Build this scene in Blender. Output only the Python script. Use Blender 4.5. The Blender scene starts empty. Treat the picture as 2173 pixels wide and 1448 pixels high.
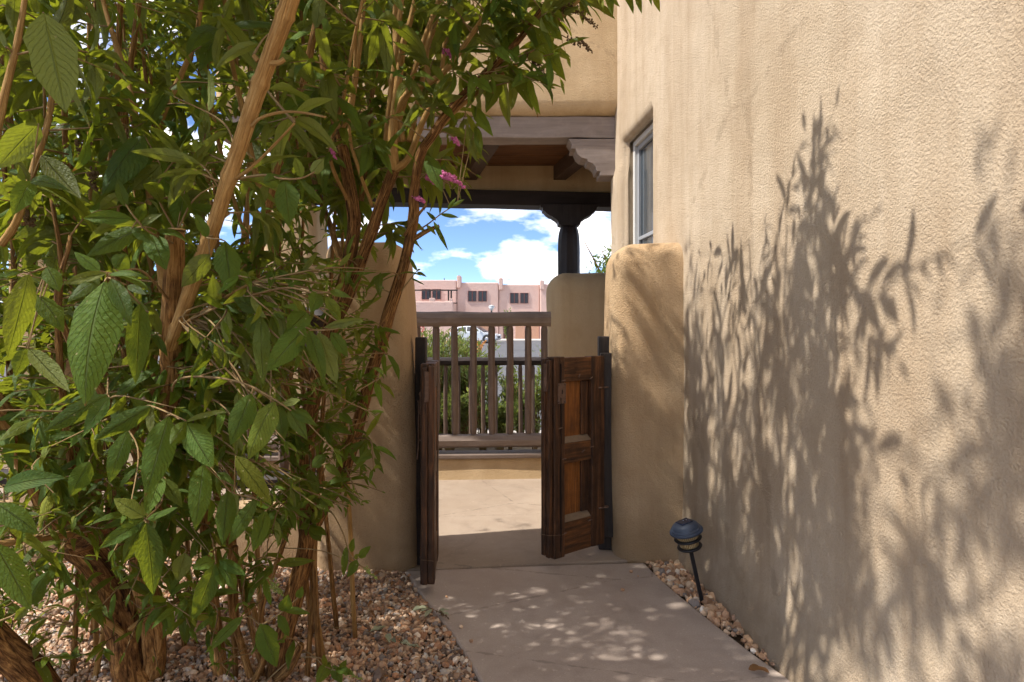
import bpy, bmesh, math, random
import numpy as np
from mathutils import Vector, Matrix, noise as mnoise

random.seed(7)
rng = np.random.default_rng(7)
R = math.radians
scene = bpy.context.scene
COL = scene.collection

# ------------------------------------------------------------------ camera
F = 1400.0; CX = 1086.5; HY = 690.0; EYE = 1.25
cam_d = bpy.data.cameras.new('camera'); cam = bpy.data.objects.new('camera', cam_d); COL.objects.link(cam)
cam.location = (0, 0, EYE); cam.rotation_euler = (R(90), 0, 0)
cam_d.sensor_width = 36; cam_d.lens = 36 * F / 2173.0
cam_d.shift_y = -(724 - HY) / 2173.0
cam_d.clip_start = 0.02; cam_d.clip_end = 2000
scene.camera = cam
scene.render.resolution_x = 1024; scene.render.resolution_y = 682

# ------------------------------------------------------------------ sky, sun, exposure
SUN_EL = R(53); SUN_A = R(13)           # sun from the left, slightly from behind the camera
sun_v = Vector((-math.cos(SUN_EL) * math.cos(SUN_A), -math.cos(SUN_EL) * math.sin(SUN_A), math.sin(SUN_EL)))
world = bpy.data.worlds.new('World'); scene.world = world; world.use_nodes = True
wn = world.node_tree; wn.nodes.clear()
w_out = wn.nodes.new('ShaderNodeOutputWorld'); w_bg = wn.nodes.new('ShaderNodeBackground')
w_sky = wn.nodes.new('ShaderNodeTexSky'); w_sky.sky_type = 'NISHITA'; w_sky.sun_disc = False
w_sky.sun_elevation = SUN_EL; w_sky.sun_rotation = math.atan2(sun_v.x, sun_v.y)
w_sky.air_density = 0.55; w_sky.dust_density = 0.15; w_sky.ozone_density = 4.0; w_sky.altitude = 1600
w_bg.inputs['Strength'].default_value = 0.095
w_tc = wn.nodes.new('ShaderNodeTexCoord')
w_map = wn.nodes.new('ShaderNodeMapping'); w_map.inputs['Scale'].default_value = (1.0, 1.0, 2.6)
w_map.inputs['Location'].default_value = (1.1, 0.3, 0.125)
w_no = wn.nodes.new('ShaderNodeTexNoise'); w_no.inputs['Scale'].default_value = 5.5
w_no.inputs['Detail'].default_value = 6; w_no.inputs['Roughness'].default_value = 0.55
w_rp = wn.nodes.new('ShaderNodeValToRGB')
w_rp.color_ramp.elements[0].position = 0.47; w_rp.color_ramp.elements[1].position = 0.70
w_mix = wn.nodes.new('ShaderNodeMix'); w_mix.data_type = 'RGBA'
w_mix.inputs['B'].default_value = (15.5, 14.4, 12.8, 1)
wn.links.new(w_tc.outputs['Generated'], w_map.inputs['Vector'])
wn.links.new(w_map.outputs['Vector'], w_no.inputs['Vector'])
wn.links.new(w_no.outputs['Fac'], w_rp.inputs['Fac'])
wn.links.new(w_rp.outputs['Color'], w_mix.inputs['Factor'])
wn.links.new(w_sky.outputs['Color'], w_mix.inputs['A'])
wn.links.new(w_mix.outputs['Result'], w_bg.inputs['Color'])
wn.links.new(w_bg.outputs['Background'], w_out.inputs['Surface'])

sun_d = bpy.data.lights.new('sun', 'SUN'); sun_o = bpy.data.objects.new('sun', sun_d); COL.objects.link(sun_o)
sun_d.energy = 2.6; sun_d.angle = R(0.8); sun_d.color = (1.0, 0.95, 0.87)
sun_o.rotation_euler = (-sun_v).to_track_quat('-Z', 'Y').to_euler()

vs = scene.view_settings
vs.view_transform = 'Standard'; vs.look = 'None'; vs.gamma = 1; vs.exposure = 1.45; vs.use_curve_mapping = False
scene.cycles.use_denoising = True
scene.cycles.max_bounces = 5; scene.cycles.diffuse_bounces = 3; scene.cycles.glossy_bounces = 2; scene.cycles.transmission_bounces = 2; scene.cycles.transparent_max_bounces = 4
scene.cycles.use_adaptive_sampling = True; scene.cycles.adaptive_threshold = 0.02

# ------------------------------------------------------------------ helpers
def P(px, py, Y):
    return Vector(((px - CX) / F * Y, Y, EYE - (py - HY) / F * Y))

def proj(p):
    y = max(p[1], 0.05)
    return CX + p[0] / y * F, HY - (p[2] - EYE) / y * F

def tag(o, label=None, cat=None, group=None, kind=None):
    if label: o['label'] = label
    if cat: o['category'] = cat
    if group: o['group'] = group
    if kind: o['kind'] = kind
    return o

def empty(name, loc=(0, 0, 0), rz=0.0):
    o = bpy.data.objects.new(name, None); COL.objects.link(o)
    o.location = loc; o.rotation_euler = (0, 0, rz); o.empty_display_size = 0.1
    return o

def mesh_obj(name, verts, faces, mat=None, parent=None, smooth=False, loc=None, uvs=None, attrs=None):
    me = bpy.data.meshes.new(name)
    me.from_pydata([tuple(v) for v in verts], [], [tuple(f) for f in faces])
    if smooth: me.polygons.foreach_set('use_smooth', [True] * len(me.polygons))
    if uvs is not None:
        uvl = me.uv_layers.new(name='UVMap')
        li = np.zeros(len(me.loops), dtype=np.int32); me.loops.foreach_get('vertex_index', li)
        uvl.data.foreach_set('uv', np.asarray(uvs, dtype=np.float32)[li].ravel())
    if attrs:
        for k, v in attrs.items():
            a = me.attributes.new(k, 'FLOAT_COLOR', 'POINT'); a.data.foreach_set('color', np.asarray(v, dtype=np.float32).ravel())
    if mat: me.materials.append(mat)
    o = bpy.data.objects.new(name, me); COL.objects.link(o)
    if parent: o.parent = parent
    if loc is not None: o.location = loc
    me.update()
    return o

def big_mesh(name, V, Q, mat=None, parent=None, smooth=True, uvs=None, attrs=None):
    """numpy mesh, Q is (n,k) with k 3 or 4"""
    me = bpy.data.meshes.new(name)
    V = np.asarray(V, dtype=np.float32); Q = np.asarray(Q, dtype=np.int32)
    n, k = Q.shape
    me.vertices.add(len(V)); me.vertices.foreach_set('co', V.ravel())
    me.loops.add(n * k); me.loops.foreach_set('vertex_index', Q.ravel())
    me.polygons.add(n); me.polygons.foreach_set('loop_start', np.arange(0, n * k, k, dtype=np.int32))
    me.polygons.foreach_set('use_smooth', np.full(n, smooth))
    if uvs is not None:
        uvl = me.uv_layers.new(name='UVMap'); uvl.data.foreach_set('uv', np.asarray(uvs, dtype=np.float32)[Q.ravel()].ravel())
    if attrs:
        for kk, v in attrs.items():
            a = me.attributes.new(kk, 'FLOAT_COLOR', 'POINT'); a.data.foreach_set('color', np.asarray(v, dtype=np.float32).ravel())
    if mat: me.materials.append(mat)
    me.update(calc_edges=True); me.validate()
    o = bpy.data.objects.new(name, me); COL.objects.link(o)
    if parent: o.parent = parent
    return o

def axis_pts(lo, hi, r, step):
    r = min(r, (hi - lo) / 2 * 0.999)
    e = [lo + r * (1 - math.cos(t)) for t in ((0, .35, .7, 1.05, 1.35) if r > .008 else (0, .9))] if r > 1e-5 else [lo]
    a = lo + r; b = hi - r
    n = max(1, int(round((b - a) / step)))
    m = [a + (b - a) * i / n for i in range(n + 1)]
    f = [hi - (x - lo) for x in reversed(e)]
    out = []
    for x in e + m + f:
        if not out or x - out[-1] > 1e-6: out.append(x)
    return out

def rbox(lo, hi, r=0.01, step=0.1, amp=0.0, freq=3.0, fn=None, seed=0.0):
    """box with rounded edges, gently uneven; returns verts, faces"""
    ax = [axis_pts(lo[i], hi[i], r, step) for i in range(3)]
    verts = []; idx = {}; faces = []
    rr = [min(r, (hi[i] - lo[i]) / 2 * 0.999) for i in range(3)]
    def vid(p):
        k = (round(p[0], 5), round(p[1], 5), round(p[2], 5))
        if k in idx: return idx[k]
        q = [min(max(p[i], lo[i] + rr[i]), hi[i] - rr[i]) for i in range(3)]
        d = Vector((p[0] - q[0], p[1] - q[1], p[2] - q[2]))
        if d.length > 1e-7 and r > 1e-5:
            d.normalize(); v = Vector(q) + Vector((d.x * rr[0], d.y * rr[1], d.z * rr[2])); nrm = d
        else: v = Vector(p); nrm = Vector((0, 0, 0))
        if amp:
            nv = Vector((v.x * freq + seed, v.y * freq, v.z * freq))
            v = v + Vector((mnoise.noise(nv), mnoise.noise(nv + Vector((31, 7, 3))), mnoise.noise(nv + Vector((3, 17, 41))))) * amp
        if fn: v = Vector(fn(v))
        idx[k] = len(verts); verts.append(v); return idx[k]
    for a in range(3):
        b, c = (a + 1) % 3, (a + 2) % 3
        for side in (0, 1):
            fixed = lo[a] if side == 0 else hi[a]
            for i in range(len(ax[b]) - 1):
                for j in range(len(ax[c]) - 1):
                    ids = []
                    for (u, w) in ((i, j), (i + 1, j), (i + 1, j + 1), (i, j + 1)):
                        p = [0, 0, 0]; p[a] = fixed; p[b] = ax[b][u]; p[c] = ax[c][w]
                        ids.append(vid(p))
                    if side == 0: ids.reverse()
                    if len(set(ids)) >= 3: faces.append(list(dict.fromkeys(ids)))
    return verts, faces

def box(name, lo, hi, mat, parent=None, r=0.004, step=10.0, amp=0.0, freq=3.0, smooth=False, fn=None, seed=0.0):
    v, f = rbox(lo, hi, r, step, amp, freq, fn, seed)
    return mesh_obj(name, v, f, mat, parent, smooth)

def lathe(name, prof, mat, parent=None, n=32, smooth=True, loc=None):
    """prof: list of (radius, z)"""
    verts = []; faces = []
    for (r, z) in prof:
        for i in range(n):
            a = 2 * math.pi * i / n; verts.append((r * math.cos(a), r * math.sin(a), z))
    for k in range(len(prof) - 1):
        for i in range(n):
            j = (i + 1) % n
            faces.append((k * n + i, k * n + j, (k + 1) * n + j, (k + 1) * n + i))
    faces.append(tuple(range(n - 1, -1, -1))); faces.append(tuple(range((len(prof) - 1) * n, len(prof) * n)))
    return mesh_obj(name, verts, faces, mat, parent, smooth, loc)

def prism(name, poly, y0, y1, mat, parent=None, bevel=0.0):
    """poly in x,z extruded along y"""
    n = len(poly)
    v = [(x, y0, z) for x, z in poly] + [(x, y1, z) for x, z in poly]
    area = sum(poly[i][0] * poly[(i + 1) % n][1] - poly[(i + 1) % n][0] * poly[i][1] for i in range(n))
    f = [list(range(n)), list(range(2 * n - 1, n - 1, -1))]
    for i in range(n):
        j = (i + 1) % n; f.append([j, i, n + i, n + j])
    if area < 0: f = [list(reversed(q)) for q in f]
    o = mesh_obj(name, v, f, mat, parent)
    if bevel:
        m = o.modifiers.new('bevel', 'BEVEL'); m.width = bevel; m.segments = 2; m.limit_method = 'ANGLE'
    return o

def catmull(pts, per=8):
    pts = [Vector(p) for p in pts]
    if len(pts) < 3:
        return [pts[0].lerp(pts[-1], i / per) for i in range(per + 1)]
    q = [pts[0] * 2 - pts[1]] + pts + [pts[-1] * 2 - pts[-2]]
    out = []
    for i in range(1, len(q) - 2):
        p0, p1, p2, p3 = q[i - 1], q[i], q[i + 1], q[i + 2]
        for s in range(per):
            t = s / per
            out.append(0.5 * ((2 * p1) + (p2 - p0) * t + (2 * p0 - 5 * p1 + 4 * p2 - p3) * t * t + (-p0 + 3 * p1 - 3 * p2 + p3) * t ** 3))
    out.append(pts[-1])
    return out

class Tubes:
    """collects swept tubes into one mesh with uv (u round, v along in metres)"""
    def __init__(self): self.v = []; self.f = []; self.uv = []
    def add(self, pts, r0, r1, n=8, flute=0.0, seed=0.0, cap=True, radii=None):
        pts = [Vector(p) for p in pts]
        m = len(pts); base = len(self.v)
        up = Vector((0, 1, 0)); L = 0.0
        prev = None
        for i, p in enumerate(pts):
            t = (pts[min(i + 1, m - 1)] - pts[max(i - 1, 0)])
            if t.length < 1e-9: t = Vector((0, 0, 1))
            t.normalize()
            if prev is None:
                a = t.cross(up)
                if a.length < 0.1: a = t.cross(Vector((1, 0, 0)))
                a.normalize()
            else:
                a = prev - t * prev.dot(t)
                if a.length < 1e-6: a = t.cross(up)
                a.normalize()
            prev = a; b = t.cross(a)
            r = radii[i] if radii else r0 + (r1 - r0) * i / max(1, m - 1)
            if i: L += (p - pts[i - 1]).length
            for k in range(n + 1):
                th = 2 * math.pi * k / n
                rr = r
                if flute:
                    kk = k % n
                    c, s = math.cos(2 * math.pi * kk / n), math.sin(2 * math.pi * kk / n)
                    rr = r * (1 + flute * mnoise.noise(Vector((c * 2.6 + seed, s * 2.6, L * 3.5))) + flute * 0.8 * mnoise.noise(Vector((c * 6 + seed, s * 6, L * 7))))
                self.v.append(p + (a * math.cos(th) + b * math.sin(th)) * rr)
                self.uv.append((k / n, L))
        w = n + 1
        for i in range(m - 1):
            for k in range(n):
                self.f.append((base + i * w + k, base + i * w + k + 1, base + (i + 1) * w + k + 1, base + (i + 1) * w + k))
        if cap:
            self.f.append(tuple(base + k for k in reversed(range(n))))
            self.f.append(tuple(base + (m - 1) * w + k for k in range(n)))
    def build(self, name, mat, parent=None, smooth=True):
        return mesh_obj(name, self.v, self.f, mat, parent, smooth, uvs=self.uv)

# ------------------------------------------------------------------ materials
class M:
    def __init__(self, name):
        self.m = bpy.data.materials.new(name); self.m.use_nodes = True
        self.t = self.m.node_tree; self.b = self.t.nodes['Principled BSDF']; self.out = self.t.nodes['Material Output']
    def n(self, typ, ins=None, **kw):
        nd = self.t.nodes.new('ShaderNode' + typ)
        for k, v in kw.items(): setattr(nd, k, v)
        if ins:
            for k, v in ins.items(): self.set(nd, k, v)
        return nd
    def set(self, nd, k, v):
        s = nd.inputs[k]
        if isinstance(v, bpy.types.NodeSocket): self.t.links.new(v, s)
        elif isinstance(v, tuple) and len(v) == 3 and s.type == 'RGBA': s.default_value = (*v, 1)
        else: s.default_value = v
    def coord(self, which='Object'): return self.n('TexCoord').outputs[which]
    def mapping(self, vec, scale=(1, 1, 1), loc=(0, 0, 0), rot=(0, 0, 0)):
        return self.n('Mapping', {'Vector': vec, 'Scale': scale, 'Location': loc, 'Rotation': rot}).outputs['Vector']
    def noise(self, vec, scale, detail=3, rough=0.5, dist=0.0):
        return self.n('TexNoise', {'Vector': vec, 'Scale': scale, 'Detail': detail, 'Roughness': rough, 'Distortion': dist}).outputs['Fac']
    def ramp(self, fac, stops, interp='LINEAR'):
        nd = self.n('ValToRGB', {'Fac': fac}); cr = nd.color_ramp; cr.interpolation = interp
        while len(cr.elements) < len(stops): cr.elements.new(0.5)
        for e, (p, c) in zip(cr.elements, stops):
            e.position = p; e.color = (*c, 1) if isinstance(c, tuple) else (c, c, c, 1)
        return nd.outputs['Color']
    def mix(self, fac, a, b, blend='MIX'):
        nd = self.n('Mix', data_type='RGBA', blend_type=blend)
        self.set(nd, 'Factor', fac); self.set(nd, 'A', a); self.set(nd, 'B', b)
        return nd.outputs['Result']
    def math(self, op, a, b=0.0, c=0.0):
        nd = self.n('Math', operation=op)
        for i, v in enumerate((a, b, c)):
            if isinstance(v, bpy.types.NodeSocket): self.t.links.new(v, nd.inputs[i])
            else: nd.inputs[i].default_value = v
        return nd.outputs[0]
    def bump(self, h, strength=0.5, dist=0.01, normal=None):
        nd = self.n('Bump', {'Height': h, 'Strength': strength, 'Distance': dist})
        if normal is not None: self.set(nd, 'Normal', normal)
        return nd.outputs['Normal']
    def bsdf(self, color=None, rough=None, normal=None, metal=None, spec=None):
        if color is not None: self.set(self.b, 'Base Color', color)
        if rough is not None: self.set(self.b, 'Roughness', rough)
        if normal is not None: self.set(self.b, 'Normal', normal)
        if metal is not None: self.set(self.b, 'Metallic', metal)
        if spec is not None: self.set(self.b, 'Specular IOR Level', spec)
        return self.m

def mat_stucco(name, base, dark, light, bump=0.7, fine=95.0, stain=True):
    m = M(name); co = m.coord()
    big = m.noise(co, 1.3, 4, 0.55); mid = m.noise(co, 7, 4, 0.6)
    c = m.mix(m.ramp(big, [(0.3, 0.0), (0.7, 1.0)]), base, light)
    c = m.mix(m.math('MULTIPLY', m.ramp(mid, [(0.45, 0.0), (0.75, 1.0)]), 0.35), c, dark)
    if stain:
        st = m.noise(m.mapping(co, (5.5, 5.5, 0.55)), 1.0, 5, 0.6)
        c = m.mix(m.math('MULTIPLY', m.ramp(st, [(0.45, 0.0), (0.70, 1.0)]), 0.6), c, dark)
    if stain:
        gz = m.n('SeparateXYZ', {'Vector': m.n('NewGeometry').outputs['Position']}).outputs['Z']
        dn = m.noise(co, 4.0, 5, 0.65)
        dirt = m.ramp(m.math('ADD', gz, m.math('MULTIPLY', m.math('SUBTRACT', dn, 0.5), -0.7)), [(0.03, 1.0), (0.32, 0.0)])
        c = m.mix(m.math('MULTIPLY', dirt, 0.55), c, tuple(x * 0.62 for x in dark))
        cr = m.n('TexVoronoi', {'Vector': m.mapping(co, (0.55, 0.55, 0.45), (0.2, 0.4, 0.1)), 'Scale': 1.0}, feature='DISTANCE_TO_EDGE')
        cw = m.noise(co, 6, 5, 0.7)
        crk = m.ramp(m.math('ADD', cr.outputs['Distance'], m.math('MULTIPLY', m.math('SUBTRACT', cw, 0.5), 0.12)), [(0.0, 1.0), (0.0025, 0.0)])
        c = m.mix(m.math('MULTIPLY', crk, 0.22), c, tuple(x * 0.5 for x in dark))
    sp = m.noise(co, fine * 1.4, 2, 0.6)
    c = m.mix(m.math('MULTIPLY', m.ramp(sp, [(0.35, 1.0), (0.55, 0.0)]), 0.25), c, dark)
    h1 = m.noise(co, fine, 4, 0.65); h2 = m.noise(co, fine * 0.45, 4, 0.6)
    h = m.math('ADD', m.ramp(h1, [(0.30, 0.0), (0.70, 1.0)]), m.math('MULTIPLY', h2, 0.9))
    nb = m.bump(h, bump, 0.006)
    nb = m.bump(m.noise(co, 3.2, 3, 0.5), 0.35, 0.05, nb)
    return m.bsdf(c, 0.92, nb, spec=0.15)

STUCCO = mat_stucco('stucco_tan', (0.52, 0.41, 0.29), (0.38, 0.27, 0.17), (0.60, 0.49, 0.365), fine=130)
STUCCO_PORCH = mat_stucco('stucco_porch', (0.54, 0.39, 0.22), (0.42, 0.285, 0.15), (0.59, 0.435, 0.265), bump=0.5, fine=110)
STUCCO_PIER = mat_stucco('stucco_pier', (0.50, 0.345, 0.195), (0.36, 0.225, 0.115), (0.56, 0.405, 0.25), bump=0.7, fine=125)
STUCCO_PINK = mat_stucco('stucco_pink', (0.60, 0.415, 0.355), (0.54, 0.36, 0.305), (0.64, 0.46, 0.40), bump=0.2, fine=8, stain=False)

def mat_painted_wood(name, base, dark, grain_axis=0, rough=0.65, bump=0.5):
    m = M(name); co = m.coord()
    s = [26, 26, 26]; s[grain_axis] = 2.0
    g = m.noise(m.mapping(co, tuple(s)), 1.0, 5, 0.6, 0.6)
    pt = m.noise(co, 9, 4, 0.6)
    c = m.mix(m.ramp(g, [(0.35, 0.0), (0.7, 1.0)]), dark, base)
    c = m.mix(m.math('MULTIPLY', m.ramp(pt, [(0.5, 0.0), (0.75, 1.0)]), 0.4), c, tuple(x * 1.35 for x in base))
    nb = m.bump(g, bump, 0.006)
    return m.bsdf(c, rough, nb, spec=0.3)

GREY_BEAM = mat_painted_wood('grey_brown_paint_x', (0.29, 0.235, 0.205), (0.21, 0.165, 0.14), 0)
GREY_BALUSTER = mat_painted_wood('grey_brown_paint_z', (0.175, 0.122, 0.09), (0.10, 0.066, 0.048), 2, bump=0.9)
RAIL = mat_painted_wood('brown_rail_paint', (0.215, 0.165, 0.135), (0.14, 0.102, 0.08), 0, bump=0.8)
DARK_BEAM = mat_painted_wood('dark_brown_paint', (0.035, 0.024, 0.022), (0.02, 0.014, 0.013), 0, 0.6)
DARK_POST = mat_painted_wood('dark_brown_post', (0.038, 0.028, 0.026), (0.02, 0.014, 0.013), 2, 0.5)
JOIST = mat_painted_wood('brown_joist_paint', (0.085, 0.05, 0.034), (0.06, 0.034, 0.023), 1)
PLANK = mat_painted_wood('ceiling_plank_stain', (0.17, 0.075, 0.03), (0.10, 0.04, 0.016), 0)

def mat_gate(name, axis, c0, c1, c2):
    m = M(name); co = m.coord()
    s = [34, 34, 34]; s[axis] = 2.6
    g = m.noise(m.mapping(co, tuple(s)), 1.0, 6, 0.65, 1.2)
    s2 = [120, 120, 120]; s2[axis] = 9
    g2 = m.noise(m.mapping(co, tuple(s2)), 1.0, 3, 0.5)
    w = m.noise(co, 6.5, 4, 0.6)
    c = m.ramp(g, [(0.30, c0), (0.52, c1), (0.75, c2)])
    c = m.mix(m.math('MULTIPLY', m.ramp(w, [(0.48, 0.0), (0.7, 1.0)]), 0.65), c, c0)
    dust = m.noise(co, 38, 4, 0.7)
    c = m.mix(m.math('MULTIPLY', m.ramp(dust, [(0.63, 0.0), (0.8, 1.0)]), 0.25), c, (0.22, 0.15, 0.09))
    vor = m.n('TexVoronoi', {'Vector': co, 'Scale': 60.0}); vd = vor.outputs['Distance']
    h = m.math('ADD', m.math('ADD', g, m.math('MULTIPLY', g2, 0.5)), m.math('MULTIPLY', m.ramp(vd, [(0.0, 0.0), (0.22, 1.0)]), 0.35))
    return m.bsdf(c, m.ramp(w, [(0.3, 0.42), (0.7, 0.68)]), m.bump(h, 0.8, 0.006), spec=0.4)

GATE_Z = mat_gate('old_gate_wood', 2, (0.014, 0.007, 0.004), (0.075, 0.032, 0.014), (0.20, 0.082, 0.03))
GATE_X = mat_gate('old_gate_wood_rail', 0, (0.02, 0.010, 0.005), (0.12, 0.048, 0.017), (0.30, 0.115, 0.032))
GATE_PANEL = mat_gate('old_gate_wood_panel', 2, (0.07, 0.025, 0.008), (0.235, 0.082, 0.017), (0.36, 0.135, 0.03))
GATE_POST = mat_gate('dark_gate_post_wood', 2, (0.010, 0.007, 0.006), (0.022, 0.014, 0.011), (0.045, 0.028, 0.02))

def simple(name, col, rough=0.6, metal=0.0, spec=0.5, nscale=0, var=0.3, bump=0.0):
    m = M(name)
    if nscale:
        co = m.coord(); no = m.noise(co, nscale, 4, 0.6)
        c = m.mix(no, tuple(x * (1 - var) for x in col), tuple(min(1, x * (1 + var)) for x in col))
        nb = m.bump(no, bump, 0.01) if bump else None
        return m.bsdf(c, rough, nb, metal, spec)
    return m.bsdf(col, rough, None, metal, spec)

IRON = simple('rusty_iron', (0.17, 0.105, 0.075), 0.55, 0.4, 0.5, 60, 0.6, 0.4)
DUST = simple('dusty_wood', (0.23, 0.165, 0.11), 0.95, 0, 0.1, 50, 0.25, 0.3)
WIRE = simple('thin_wire', (0.16, 0.10, 0.06), 0.5, 0.6)
WHITE_VINYL = simple('white_window_vinyl', (0.62, 0.61, 0.58), 0.45)
SCREEN_GREY = simple('grey_screen_frame', (0.30, 0.31, 0.33), 0.5)
SOIL = simple('soil', (0.11, 0.07, 0.045), 0.95, 0, 0.1, 30, 0.5, 0.5)
def mat_glass():
    m = M('window_glass_screened'); co = m.coord()
    st = m.noise(m.mapping(co, (1, 22, 0.4)), 1.0, 3, 0.5)
    c = m.ramp(st, [(0.35, (0.02, 0.027, 0.035)), (0.62, (0.07, 0.09, 0.11))])
    return m.bsdf(c, 0.12, None, 0, 0.6)
GLASS = mat_glass()

def mat_concrete(name, a, b, c2):
    m = M(name); co = m.coord()
    big = m.noise(co, 1.7, 5, 0.6, 0.4); mid = m.noise(co, 9, 4, 0.6); fine = m.noise(co, 170, 2, 0.6)
    c = m.mix(m.ramp(big, [(0.35, 0.0), (0.66, 1.0)]), a, b)
    c = m.mix(m.math('MULTIPLY', m.ramp(mid, [(0.45, 0.0), (0.72, 1.0)]), 0.5), c, c2)
    st2 = m.noise(m.mapping(co, (1, 1, 1), (5.2, 1.3, 0)), 3.3, 6, 0.68, 0.8)
    c = m.mix(m.math('MULTIPLY', m.ramp(st2, [(0.54, 0.0), (0.68, 1.0)]), 0.45), c, tuple(x * 0.7 for x in c2))
    sp2 = m.noise(co, 42, 2, 0.5)
    c = m.mix(m.math('MULTIPLY', m.ramp(sp2, [(0.66, 0.0), (0.72, 1.0)]), 0.35), c, tuple(min(1, x * 1.5) for x in b))
    c = m.mix(m.math('MULTIPLY', m.ramp(fine, [(0.4, 1.0), (0.62, 0.0)]), 0.28), c, tuple(x * 0.62 for x in a))
    cr = m.n('TexVoronoi', {'Vector': m.mapping(co, (0.7, 1.1, 1), (0.31, 0.12, 0)), 'Scale': 1.0}, feature='DISTANCE_TO_EDGE')
    wob = m.noise(co, 14, 4, 0.7)
    crack = m.ramp(m.math('ADD', cr.outputs['Distance'], m.math('MULTIPLY', m.math('SUBTRACT', wob, 0.5), 0.05)), [(0.0, 1.0), (0.0035, 0.0)])
    c = m.mix(m.math('MULTIPLY', crack, 0.5), c, tuple(x * 0.45 for x in a))
    h = m.math('ADD', m.math('MULTIPLY', fine, 0.5), mid)
    nb = m.bump(h, 0.22, 0.004)
    return m.bsdf(c, 0.85, nb, spec=0.25)
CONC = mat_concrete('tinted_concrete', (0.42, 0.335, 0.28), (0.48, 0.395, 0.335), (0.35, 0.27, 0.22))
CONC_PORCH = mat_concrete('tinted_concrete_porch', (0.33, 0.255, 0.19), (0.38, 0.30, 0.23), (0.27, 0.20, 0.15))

def mat_gravel():
    m = M('gravel_stone'); at = m.n('Attribute', attribute_name='tint')
    co = m.coord(); no = m.noise(co, 160, 3, 0.6)
    c = m.mix(m.math('MULTIPLY', no, 0.4), at.outputs['Color'], (0.10, 0.065, 0.045))
    return m.bsdf(c, 0.85, m.bump(no, 0.5, 0.003), spec=0.25)
GRAVEL = mat_gravel()

def mat_bark(name, dark, mid, light, bump=1.0, uscale=9.0, vscale=5.0):
    m = M(name); uv = m.coord('UV')
    s = m.n('SeparateXYZ', {'Vector': uv})
    ang = m.math('MULTIPLY', s.outputs['X'], 2 * math.pi)
    v = m.n('CombineXYZ', {'X': m.math('MULTIPLY', m.math('COSINE', ang), uscale / 6.283), 'Y': m.math('MULTIPLY', m.math('SINE', ang), uscale / 6.283), 'Z': m.math('MULTIPLY', s.outputs['Y'], vscale)}).outputs[0]
    g = m.noise(v, 1.6, 6, 0.68, 1.1); g2 = m.noise(m.coord(), 14, 5, 0.7)
    c = m.ramp(g, [(0.36, dark), (0.5, mid), (0.66, light)])
    c = m.mix(m.math('MULTIPLY', m.ramp(g2, [(0.45, 0.0), (0.7, 1.0)]), 0.55), c, dark)
    return m.bsdf(c, 0.85, m.bump(g, bump, 0.012), spec=0.15)
BARK = mat_bark('old_bark', (0.028, 0.012, 0.006), (0.23, 0.108, 0.036), (0.56, 0.30, 0.10), 1.0, 13.0, 8.0)
BARK_STEM = mat_bark('stem_bark', (0.09, 0.04, 0.014), (0.36, 0.185, 0.06), (0.58, 0.34, 0.13), 1.0, 11.0, 8.0)
CANE = mat_bark('young_cane_bark', (0.28, 0.145, 0.045), (0.50, 0.29, 0.10), (0.62, 0.41, 0.17), 0.8, 14.0, 6.0)
TWIG = mat_bark('twig_bark', (0.13, 0.075, 0.035), (0.27, 0.17, 0.075), (0.32, 0.27, 0.13), 0.3, 4.0, 8.0)
CUT = simple('pale_cut_wood', (0.52, 0.35, 0.16), 0.8, 0, 0.2, 80, 0.3)

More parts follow.
